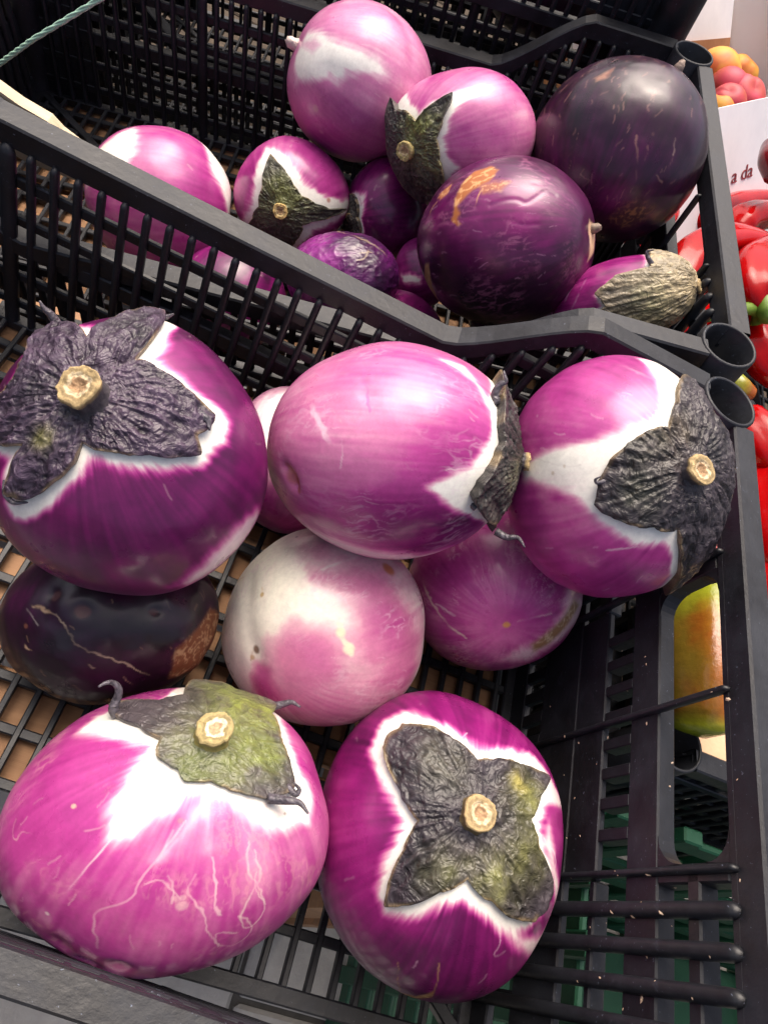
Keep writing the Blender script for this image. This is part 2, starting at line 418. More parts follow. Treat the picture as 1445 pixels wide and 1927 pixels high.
fourth = copy_tree(front); pose(fourth, RB, OB + RB @ np.array([-.02, .325, -.082]))  # extra crate added to darken what shows through the slats
tag(fourth, 'added black plastic crate under the rearmost one, darkening the gaps in the slats', 'crate', CR_GROUP)
RP1 = np.array([.526, .146, .06 - CH]); pep1 = copy_tree(front); pose(pep1, np.eye(3), RP1)
tag(pep1, 'lower black plastic crate right of the front crate, with a green and orange pepper', 'crate', CR_GROUP)
RP2 = np.array([.528, .455, .06 - CH]); pep2 = copy_tree(front); pose(pep2, np.eye(3), RP2)
tag(pep2, 'lower black plastic crate right of the tilted crate, full of red peppers', 'crate', CR_GROUP)

# dark table added under the back crates, so bright pavement stays hidden behind slats
table = thing('added_table', 'added dark wooden table under the crates at the back, darkening the gaps in their slats', 'table', (0, 0, GZ))
M_DARKWOOD = mk_wood('dark_table_wood', (.10, .080, .062), (.055, .044, .035), .95); M_DARKWOOD.node_tree.nodes['Principled BSDF'].inputs['Specular IOR Level'].default_value = .08
for i in range(24):
    bm = bmesh.new(); bm_box(bm, (-1.6, .035 + i * .12, .09), (1.4, .151 + i * .12, .108), bev=.002); link('table_board', bm_mesh('table_board', bm), M_DARKWOOD, table)
for x_ in (-1.5, 1.3):
    for y_ in (.08, 2.8):
        bm = bmesh.new(); bm_box(bm, (x_ - .025, y_ - .025, 0), (x_ + .025, y_ + .025, .0895), bev=.002); link('table_leg', bm_mesh('table_leg', bm), M_DARKWOOD, table)
# the front crate's near wall is bent outwards a little by the load
for ch in list(front.children):
    if abs(ch.rotation_euler[2] - math.pi) < 1e-4:
        a_ = math.radians(-3.0); px_, py_ = -.20, -CW; dx, dy = ch.location.x - px_, ch.location.y - py_
        ch.location.x = px_ + dx * math.cos(a_) - dy * math.sin(a_); ch.location.y = py_ + dx * math.sin(a_) + dy * math.cos(a_); ch.rotation_euler[2] += a_
        if ch.name.startswith('rim'): ch.scale.y = .74
# boxes that carry the crates
def wooden_box(label, Rm, t, lx, ly, h, nb, mat, along='x'):
    r = thing('wooden_box', label, 'box', group='wooden boxes under the crates'); pose(r, Rm, t)
    w = ly / nb
    for i in range(nb):
        bm = bmesh.new(); j = rng.uniform(.0, .0015)
        bm_box(bm, (-lx / 2, -ly / 2 + i * w + .003, -.008 - j), (lx / 2, -ly / 2 + (i + 1) * w - .003, 0 - j), bev=.0008); link('board', bm_mesh('board', bm), mat, r)
    for sx in (-1, 1):
        for k in range(3):
            bm = bmesh.new(); z1 = -.012 - k * h / 3; bm_box(bm, (sx * (lx / 2 - .004) - .004, -ly / 2, z1 - h / 3 + .012), (sx * (lx / 2 - .004) + .004, ly / 2, z1)); link('side_board', bm_mesh('side_board', bm), mat, r)
        for sy in (-1, 1):
            bm = bmesh.new(); bm_box(bm, (sx * (lx / 2 - .02) - .012, sy * (ly / 2 - .016) - .012, -h), (sx * (lx / 2 - .02) + .012, sy * (ly / 2 - .016) + .012, -.0098)); link('corner_block', bm_mesh('corner_block', bm), mat, r)
    return r
wooden_box('tan wooden box of boards under the front crate, seen through its floor slots', np.eye(3), np.array([-.245, -.1, -.0062]), .46, .25, .286, 5, M_WOOD)
wooden_box('tan wooden box of boards under the tilted crate, seen through its floor at far left', RB, OB + RB @ np.array([-.245, -.13, -.0065]), .48, .26, .10, 5, M_WOOD)
# green crate low on the right
green = thing('green_crate', 'green plastic crate low at bottom right, seen through the slots', 'crate', (.036, -.15, GZ))
GH, GLX, GLY = .325, .40, .19
def gpart(nm, a_, b_): bm = bmesh.new(); bm_box(bm, a_, b_, bev=.001); return link(nm, bm_mesh(nm, bm), M_GREEN, green)
for k in range(8):
    z0 = .012 + k * .041
    gpart('rail', (0, -GLY, z0), (.004, 0, z0 + .017)); gpart('rail', (GLX, -GLY, z0), (GLX + .004, 0, z0 + .017)); gpart('rail', (.0045, -.004, z0 + .0005), (GLX - .0005, 0, z0 + .0165)); gpart('rail', (.0045, -GLY, z0 + .0005), (GLX - .0005, -GLY + .004, z0 + .0165))
for k in range(7): gpart('stile', (-.0025, -.006 - k * .03 - .006, 0), (.0028, -.006 - k * .03 + .006, GH)); 
for k in range(10): gpart('stile', (.012 + k * .042, -.0058, 0), (.024 + k * .042, .0022, GH - .001)); gpart('stile', (.012 + k * .042, -GLY - .0022, 0), (.024 + k * .042, -GLY + .0058, GH - .001))
gpart('floor_panel', (.006, -GLY + .006, .004), (GLX - .002, -.006, .011))

# ------------------------------------------------------------------ eggplants
PAL_P = np.array([0, .10, .20, .34, .50, .64, .78, .90, 1.0])
PAL_C = np.array([(.87, .85, .77), (.84, .77, .72), (.72, .44, .53), (.57, .19, .355), (.405, .045, .238), (.230, .011, .136), (.094, .0055, .064), (.032, .0055, .025), (.012, .005, .0100)])
def palette(p): p = np.clip(p, 0, 1); return np.stack([np.interp(p, PAL_P, PAL_C[:, k]) for k in range(3)], 1)
class Egg: pass
def unit(v): v = np.asarray(v, float); return v / np.linalg.norm(v)
def make_egg(key, label, ctr, rad, psi, cfg, res=(200, 120), group='round eggplants'):
    g = Egg(); g.ctr = ctr = np.array(ctr); w = unit(ctr - CAM)
    x = unit(CR[:, 0] - (CR[:, 0] @ w) * w); y = np.cross(x, w)
    c_, s_ = math.cos(psi), math.sin(psi); x2, y2 = c_ * x + s_ * y, -s_ * x + c_ * y
    M = np.stack([x2 * rad[0], y2 * rad[1], w * rad[2]], 1); Mi = np.linalg.inv(M)
    fr = np.stack([x2, y2, -w], 1)
    rpx = FPX * math.sqrt(rad[0] * rad[1]) / np.linalg.norm(ctr - CAM)
    seed = sum(ord(q) * (i + 3) for i, q in enumerate(key)) % 97
    def hit(p):
        o = Mi @ (CAM - ctr); d = Mi @ ray(p); b = o @ d; a = d @ d; disc = b * b - a * (o @ o - 1)
        t = (-b - math.sqrt(disc)) / a if disc > 0 else -b / a
        return unit(o + t * d)
    def nrm(n): v = n @ np.linalg.inv(M); return v / np.linalg.norm(v, axis=-1, keepdims=True)
    slen, srad = cfg.get('slen', .009), cfg.get('srad', .0052)
    if 'stem' in cfg:
        p = np.array(cfg['stem'], float); A = hit(p)
        for _ in range(8):
            A = hit(p); tip = ctr + M @ A + nrm(A) * slen; q = (tip - CAM) @ CR
            e = np.array(cfg['stem']) - np.array([PW / 2 - FPX * q[0] / q[2], PH / 2 + FPX * q[1] / q[2]]); p = p + e * .7
    elif 'end' in cfg: A = -hit(cfg['end'])
    else: A = unit(np.array(cfg['dir']))* np.array([1, 1, -1])
    E1 = unit(np.cross(A, [.3, .9, .31])); E2 = np.cross(A, E1)
    def tp(n): return np.arccos(np.clip(n @ A, -1, 1)), np.arctan2(n @ E2, n @ E1)
    def uv(n): t, p = tp(n); return np.stack([t * np.cos(p), t * np.sin(p)], -1)
    def uvp(pts): return np.array([uv(hit(p)) for p in pts])
    def uw(n_):      # azimuthal chart about the open side of the fruit
        t_ = np.arccos(np.clip(-n_[..., 2], -1, 1)); l_ = np.hypot(n_[..., 0], n_[..., 1]) + 1e-9
        return np.stack([t_ * n_[..., 0] / l_, t_ * n_[..., 1] / l_], -1)
    def uwp(pts): return np.array([uw(hit(p)) for p in pts])
    lob = cfg.get('lobes', [(5, .012, 1.2, .6), (3, .012, 1.7, .8)])
    dents = [(hit(p), r / rpx, dp) for p, r, dp in cfg.get('dents', [])]
    grooves = [(uwp(ps), wd / rpx, dp) for ps, wd, dp in cfg.get('grooves', [])]
    def rho(n):
        t, p = tp(n); r = np.ones(len(n)) + (.022 * fbm(n * 1.3, 2, seed) + .007 * fbm(n * 3.4, 2, seed + 1)) * cfg.get('lump', 1)
        for k, a, t0, tw in lob: r = r + a * np.cos(k * p + seed + k) * np.exp(-((t - t0) / tw) ** 2)
        r = r - cfg.get('dimple', .05) * np.exp(-(t / .22) ** 2) - cfg.get('dimple2', .03) * np.exp(-((t - math.pi) / .22) ** 2)
        for c, rr, dp in dents: r = r - dp * np.exp(-(np.linalg.norm(n - c, axis=1) / rr) ** 2)
        if grooves:
            U = uw(n)
            for ps, wd, dp in grooves: r = r - dp * np.exp(-(line_dist(U, chaikin(ps)) / wd) ** 2)
        if cfg.get('wrinkle'):
            a, f = cfg['wrinkle']; r = r + a * (ridged(n * f, 3, seed) - .4)
        return r
    base = ctr.copy(); 
    nph = res[0]; n1, n2 = int(res[1] * .8), int(res[1] * .25)
    th = np.concatenate([np.linspace(0, 1.85, n1 + 1)[1:], np.linspace(1.85, math.pi, n2 + 1)[1:-1]]); ph = np.arange(nph) / nph * 2 * math.pi; nth = len(th) + 1
    TH, PHI = np.meshgrid(th, ph, indexing='ij'); TH = TH.ravel(); PHI = PHI.ravel()
    n = np.stack([np.sin(TH) * np.cos(PHI), -np.sin(TH) * np.sin(PHI), -np.cos(TH)], 1)
    n = np.vstack([n, [0, 0, -1.0], [0, 0, 1.0]])
    def pos(n_): return ctr + (n_ * rho(n_)[:, None]) @ M.T
    V = pos(n)
    lo = V[np.argmin(V[:, 2])]; base = np.array([lo[0], lo[1], lo[2]])
    root = thing('eggplant', label, 'eggplant', base, group)
    # ---- skin colour
    U = uv(n); UW = uw(n); t, p = tp(n)
    st = fbm(np.stack([np.cos(p) * 6, np.sin(p) * 6, t * 1.1], 1), 3, seed + 3) * sst(0, .3, t) * sst(0, .5, math.pi - t)
    st2 = fbm(np.stack([np.cos(p) * 22, np.sin(p) * 22, t * 2.2], 1), 2, seed + 5) * sst(0, .3, t) * sst(0, .5, math.pi - t)
    big = fbm(n * 1.7, 3, seed + 9); fine = fbm(n * 9, 4, seed + 11); fine2 = fbm(n * 5, 2, seed + 13)
    mid = fbm(n * 4.2, 3, seed + 15); pig = cfg['base'] + cfg.get('streak', .08) * 1.25 * (st + .7 * st2) + cfg.get('mott', .08) * 1.3 * big + .055 * mid + .04 * fine
    for c, r, val, op in cfg.get('blobs', []):
        wgt = np.exp(-((np.linalg.norm(n - hit(c), axis=1) + .10 * mid) / (r / rpx)) ** 2) * op; pig = pig * (1 - wgt) + (val + .05 * mid + .05 * st2) * wgt
    wob = fbm(n * 5, 3, seed + 21) + cfg.get('fray', .35) * st2 * 1.5
    for pts, soft, val, op in cfg.get('polys', []):
        d = poly_sdf(UW, uwp(pts)) + wob * (soft / rpx) * .8; wgt = (1 - sst(-soft / rpx, 1.5 * soft / rpx, d)) * op; pig = pig * (1 - wgt) + val * wgt
    T = None
    if 'calyx' in cfg:
        cu = uvp(cfg['calyx']); cp = np.arctan2(cu[:, 1], cu[:, 0]); ct = np.hypot(cu[:, 0], cu[:, 1])
        for dphi_t in cfg.get('calyx_extra', []): cp = np.append(cp, dphi_t[0]); ct = np.append(ct, dphi_t[1])
        od = np.argsort(cp); cp, ct = cp[od], ct[od]
        cpx = np.concatenate([cp - 2 * math.pi, cp, cp + 2 * math.pi]); ctx = np.tile(ct, 3)
        T = lambda a: np.interp(np.mod(a + math.pi, 2 * math.pi) - math.pi, cpx, ctx)
        aa = np.linspace(-math.pi, math.pi, 140, endpoint=False); tt = T(aa); outl = np.stack([tt * np.cos(aa), tt * np.sin(aa)], 1)
        near_ = t < tt.max() + .6; d = np.full(len(n), 9.0); d[near_] = poly_sdf(U[near_], outl)
        hw, hs = cfg.get('halo', (22, 14)); dd = d + wob * hs / rpx * .7
        fr = fbm(np.stack([np.cos(p) * 40, np.sin(p) * 40, t * 5], 1), 2, seed + 23) * cfg.get('fray', .35); dd = dd + fr * hs / rpx * .8
        wgt = (1 - sst(hw / rpx - hs / rpx, hw / rpx + 1.7 * hs / rpx, dd)); pig = pig * (1 - wgt) + .012 * wgt
    col = palette(pig)
    if cfg.get('tint') is not None: col = col * np.array(cfg['tint'])
    alpha = np.zeros(len(n))
    def lay(wgt, c, a=0.0):
        nonlocal col, alpha
        col = col * (1 - wgt[:, None]) + np.array(c) * wgt[:, None]; alpha = np.maximum(alpha, wgt * a)
    # random fine scuffs and specks
    ns = int(cfg.get('scuffs', 26) * 1.6); sc = cfg.get('scuff_col', (.62, .42, .46)); so = cfg.get('scuff_op', .35) * .8
    wq = fbm(n * 16, 2, seed + 33)[:, None] * .035
    for k in range(ns):
        tt0 = nrg.uniform(.6, 2.5); p0 = nrg.uniform(-3.14, 3.14); dl = nrg.uniform(.02, .11); an = nrg.normal(0, .35)
        pts = [(tt0 + dl * q * math.cos(an), p0 + dl * q * math.sin(an) / math.sin(tt0) + .006 * math.sin(5 * q + k)) for q in (0, .35, .7, 1)]
        pts = np.array([(a * math.cos(b), a * math.sin(b)) for a, b in pts])
        sel = np.abs(U - pts.mean(0)).max(1) < .35
        if sel.any():
            ww = np.zeros(len(n)); dd = line_dist(U[sel] + wq[sel] * .15, pts); ww[sel] = (1 - sst(.3, 1.0, dd / (nrg.uniform(1.8, 2.8) / rpx))) * so * nrg.uniform(.4, 1.0); lay(ww, sc, .3)
    if cfg.get('scurf'):      # patches of pale scratched skin
        a0, f0 = cfg['scurf']; s0 = sst(.30, .75, ridged(np.stack([np.cos(p) * 20, np.sin(p) * 20, t * 9], 1) + 1.2 * fbm(n * 7, 2, seed + 42)[:, None], 3, seed + 41)) * sst(-.15, .5, fbm(n * 3.1, 3, seed + 43)) * sst(.1, .8, math.pi - t); lay(s0 * a0, f0, .3)
    for pts, wd, c, op in cfg.get('lines', []):
        dd = line_dist(UW + wq * .45, chaikin(uwp(pts))); lay((1 - sst(.25, 1.0, dd / (max(wd * .8, 1.8) / rpx))) * op * np.clip(.72 + 1.2 * fine2, 0, 1.0), c, .4)
    for pts, soft, c1, c2, vein in cfg.get('cork', []):
        d = poly_sdf(UW + wq * .8, uwp(pts)); wgt = 1 - sst(-soft / rpx, soft / rpx, d)
        rd = ridged(n * vein, 2, seed + 51); kk = sst(.45, .8, rd)
        cc = np.array(c1) * (1 - kk[:, None]) + np.array(c2) * kk[:, None]
        col = col * (1 - wgt[:, None]) + cc * wgt[:, None]; alpha = np.maximum(alpha, wgt * .8)
    for c, r, cc, op in cfg.get('spots', []):
        wgt = (1 - sst(.5, 1.1, np.linalg.norm(n - hit(c), axis=1) / (r / rpx) + .25 * fine)) * op; lay(wgt, cc, .4)
    Q = []
    R_, C_ = np.meshgrid(np.arange(nth - 2), np.arange(nph), indexing='ij'); a = (R_ * nph + C_).ravel(); b = (R_ * nph + (C_ + 1) % nph).ravel()
    Q = np.stack([a, a + nph, b + nph, b], 1)
    j = np.arange(nph); top, bot = len(n) - 2, len(n) - 1; l0 = (nth - 2) * nph
    Tt = np.vstack([np.stack([np.full(nph, top), j, (j + 1) % nph], 1), np.stack([np.full(nph, bot), l0 + (j + 1) % nph, l0 + j], 1)])
    link('body', np_mesh('eggplant_body', V - base, Q, Tt, col=np.c_[col, alpha]), M_SKIN, root)
    # ---- calyx
    if T is not None:
        nr_, na = cfg.get('cres', (80, 340)); s = np.concatenate([np.linspace(.03, 1, nr_), [1.0, .97]]); aa = np.arange(na) / na * 2 * math.pi - math.pi
        S, AA = np.meshgrid(s, aa, indexing='ij'); S = S.ravel(); AA = AA.ravel()
        jag = 1 + .035 * fbm(np.stack([np.cos(AA) * 9, np.sin(AA) * 9, AA * 0], 1), 3, seed + 61)
        tt = S * T(AA) * np.where(S > .5, 1 + (jag - 1) * (S - .5) * 2, 1)
        nn = np.cos(tt)[:, None] * A + np.sin(tt)[:, None] * (np.cos(AA)[:, None] * E1 + np.sin(AA)[:, None] * E2)
        uvc = np.stack([tt * np.cos(AA), tt * np.sin(AA), tt * 0], 1)
        wr = cfg.get('wr', 1.0)
        q1 = uvc * cfg.get('wf', 9); q1 = q1 + .35 * np.stack([fbm(q1 * .6, 2, seed + 71), fbm(q1 * .6, 2, seed + 72), q1[:, 0] * 0], 1)
        w1 = ridged(q1, 3, seed + 63); w2 = ridged(q1 * 2.7, 2, seed + 65); rad_ = np.stack([np.cos(AA) * 9, np.sin(AA) * 9, tt * 2.2], 1) + .5 * fbm(uvc * 5, 2, seed + 69)[:, None]; w3 = ridged(rad_, 2, seed + 67)
        hgt = .0016 + wr * (.00085 * w1 + .00035 * w2 + .0008 * w3 * sst(.1, .4, tt)) * np.minimum(1, (1 - S) * 12 + .35) + .0035 * np.exp(-(tt / .14) ** 2)
        tipn = sst(.6, 1.0, tt / tt.max()); hgt = hgt + cfg.get('lift', .0012) * np.clip((S - .65) / .35, 0, 1) ** 2 * (.4 + tipn)
        k1 = np.arange(len(S)) >= nr_ * na; hgt = np.where(k1, np.where(np.arange(len(S)) >= (nr_ + 1) * na, -.0012, hgt - .0009), hgt)
        for pts, wd in cfg.get('crease', []): hgt = hgt - .0012 * np.exp(-(line_dist(uvc[:, :2], uvp(pts)) / (wd / rpx)) ** 2)
        hgt = np.where(k1, hgt, np.maximum(hgt, .0005))
        VC = pos(nn) + nrm(nn) * hgt[:, None]
        cA, cB = cfg.get('ccol', ((.030, .024, .034), (.115, .095, .125)))
        kk = np.clip(.10 + .36 * w1 + .45 * fbm(uvc * 4, 3, seed + 77) + .22 * w2 + .22 * w3, 0, 1); cc = np.array(cA) * (1 - kk[:, None]) + np.array(cB) * kk[:, None]  # wrinkle shading put into the colour: furrows darker, ridges lighter
        fl = fbm(uvc * 11, 3, seed + 79)
        for c, r, gc, op in cfg.get('cgreen', []):
            wgt = np.clip(np.exp(-(np.linalg.norm(nn - hit(c), axis=1) / (r / rpx)) ** 2) * op * (1 + 1.1 * fl) * (.55 + .45 * kk) * 1.3, 0, 1); cc = cc * (1 - wgt[:, None]) + np.array(gc) * wgt[:, None]
        eg = sst(.93, 1.0, S) * .5 * sst(-.3, .3, fbm(np.stack([np.cos(AA) * 5, np.sin(AA) * 5, AA * 0], 1), 2, seed + 81)); cc = cc * (1 - eg[:, None]) + np.array((.36, .26, .13)) * eg[:, None]
        nR = nr_ + 2; R_, C_ = np.meshgrid(np.arange(nR - 1), np.arange(na), indexing='ij'); a = (R_ * na + C_).ravel(); b = (R_ * na + (C_ + 1) % na).ravel()
        QC = np.stack([a, a + na, b + na, b], 1)
        cap = len(VC); VC = np.vstack([VC, pos(A[None]) + nrm(A[None]) * .004]); cc = np.vstack([cc, cc[0]])
        TC = np.stack([np.full(na, cap), np.arange(na), (np.arange(na) + 1) % na], 1)
        Vs, Qs, Ts, Cs = [VC], [QC], [TC], [cc]; nv = len(VC)
        for pth, r0, lift in cfg.get('curls', []):      # dried curling sepal tips
            h0 = hit(pth[0]); P0 = pos(h0[None])[0] + nrm(h0[None])[0] * .0022; D0 = np.linalg.norm(P0 - CAM); pp = []
            for i_, q in enumerate(pth): pp.append(CAM + ray(q) * (D0 - lift * i_ / max(1, len(pth) - 1)))
            pp = np.array(pp); tq = np.linspace(0, len(pp) - 1, 18); pi_ = np.stack([np.interp(tq, np.arange(len(pp)), pp[:, k]) for k in range(3)], 1)
            for _ in range(3): pi_[1:-1] = (pi_[:-2] + 2 * pi_[1:-1] + pi_[2:]) / 4
            v_, q_, t_ = tube_arrays(pi_, .62 * r0 * (1 - .8 * np.linspace(0, 1, 18) ** 1.3), 8)
            Vs.append(v_); Qs.append(np.array(q_) + nv); Ts.append(np.array(t_) + nv); Cs.append(np.tile(np.array((.085, .075, .09)), (len(v_), 1)) * (1 + .5 * nrg.uniform(-1, 1, (len(v_), 1)))); nv += len(v_)
        VC, QC, TC, cc = np.vstack(Vs), np.vstack(Qs), np.vstack(Ts), np.vstack(Cs)
        link('calyx', np_mesh('calyx', VC - base, QC, TC, col=np.c_[cc, np.ones(len(cc))]), M_CALYX, root)
        # ---- stem stub
        d0 = nrm(A[None])[0]; b0 = pos(A[None])[0]; tip = b0 + d0 * slen
        ns_ = 40; k = np.arange(ns_) / ns_ * 2 * math.pi; a1 = unit(np.cross(d0, [.2, .5, .8])); a2 = np.cross(d0, a1)
        VS, QS, CS = [], [], []
        sc1, sc2 = cfg.get('scol', ((.035, .028, .038), (.10, .085, .09)))
        lv = np.linspace(0, 1, 12)
        for i_, l in enumerate(lv):
            r = srad * (1.35 - .4 * sst(0, .5, l) + .08 * sst(.7, 1, l)); jit = 1 + .16 * fbm(np.stack([np.cos(k) * 2.5, np.sin(k) * 2.5, k * 0 + l * 1.5], 1), 2, seed + 90)
            VS.append(b0 - d0 * .001 + d0 * (slen + .001) * l * (1 + .14 * np.cos(k + seed) + .10 * fbm(np.stack([np.cos(k) * 3, np.sin(k) * 3, k * 0], 1), 2, seed + 91))[:, None] + (r * jit)[:, None] * (np.cos(k)[:, None] * a1 + np.sin(k)[:, None] * a2))
            m_ = np.clip(.5 + .6 * fbm(np.stack([np.cos(k) * 4, np.sin(k) * 4, k * 0 + l * 2], 1), 2, seed + 93), 0, 1)[:, None]; c1 = np.array(sc1) * (1 - m_) + np.array(sc2) * m_
            e_ = sst(.8, 1, l); CS.append(c1 * (1 - e_) + np.array((.42, .30, .13)) * e_)
        for i_ in range(len(lv) - 1): QS.append(np.stack([i_ * ns_ + np.arange(ns_), i_ * ns_ + (np.arange(ns_) + 1) % ns_, (i_ + 1) * ns_ + (np.arange(ns_) + 1) % ns_, (i_ + 1) * ns_ + np.arange(ns_)], 1))
        last = VS[-1].copy(); VS, CS, QS = np.vstack(VS), np.vstack(CS), np.vstack(QS)
        so_ = link('stem', np_mesh('stem', VS - base, QS, col=np.c_[CS, np.ones(len(CS))]), M_STEM, root)
        rr = [1.0, .95, .90, .85, .8, .75, .7, .65, .6, .55, .5, .45, .4, .34, .27, .2, .12, .06]; VF, CF = [], []
        cr1, cr2, cr3 = cfg.get('cutcol', ((.40, .29, .14), (.60, .48, .30), (.34, .21, .11)))
        cen = last.mean(0)
        for q in rr:
            zz = .0006 * (sst(.5, .62, q) - .4) + .0004 * fbm(np.stack([np.cos(k) * 3 * q, np.sin(k) * 3 * q, k * 0], 1), 2, seed + 95) - (.0007 if q < .3 else 0)
            VF.append(cen + (last - cen) * q + d0 * np.where(q > .98, 0, zz + .0005)[:, None] if hasattr(zz, '__len__') else last)
            qj = q; q = q + 0.0
            cq = np.array(cr1) if q > .8 else (np.array(cr1) * .85 if q > .62 else (np.array(cr2) if q > .38 else np.array(cr3)))
            qq = qj + .16 * fbm(np.stack([np.cos(k) * 1.6, np.sin(k) * 1.6, k * 0 + q], 1), 2, seed + 97)
            cq = np.where((qq > .78)[:, None], np.array(cr1), np.where((qq > .60)[:, None], np.array(cr1) * .72, np.where((qq > .40)[:, None], np.array(cr2) * .95, np.array(cr3))))
            CF.append(cq * (1 + .45 * fbm(np.stack([np.cos(k) * 6, np.sin(k) * 6, k * 0 + q * 9], 1), 2, seed + 96))[:, None])
        VF, CF = np.vstack(VF + [cen[None] - d0 * .0006]), np.vstack(CF + [np.array(cr3)[None] * .6]); QF = []
        for i_ in range(len(rr) - 1): QF.append(np.stack([i_ * ns_ + np.arange(ns_), i_ * ns_ + (np.arange(ns_) + 1) % ns_, (i_ + 1) * ns_ + (np.arange(ns_) + 1) % ns_, (i_ + 1) * ns_ + np.arange(ns_)], 1))
        ci = len(VF) - 1; i0 = (len(rr) - 1) * ns_; TF = np.stack([np.full(ns_, ci), i0 + np.arange(ns_), i0 + (np.arange(ns_) + 1) % ns_], 1)
        link('cut_face', np_mesh('cut_face', VF - base, np.vstack(QF), TF, col=np.c_[CF, np.ones(len(CF))]), M_CUT, so_)
    if 'nub' in cfg:      # dried blossom end
        p_, r_, c_n = cfg['nub']; h0 = hit(p_); P0 = pos(h0[None])[0]; d0 = nrm(h0[None])[0]
        v_, q_, t_ = tube_arrays(np.array([P0 - d0 * .002, P0 + d0 * r_ * .5, P0 + d0 * r_ * 1.1, P0 + d0 * r_ * 1.6]), [r_ * 1.15, r_ * .85, r_ * .7, r_ * .3], 12)
        v_ = v_ + nrg.normal(0, r_ * .08, v_.shape)
        link('blossom_end', np_mesh('blossom_end', v_ - base, q_, t_, col=np.c_[np.tile(np.array(c_n), (len(v_), 1)), np.ones(len(v_))]), M_STEM, root)
    return root

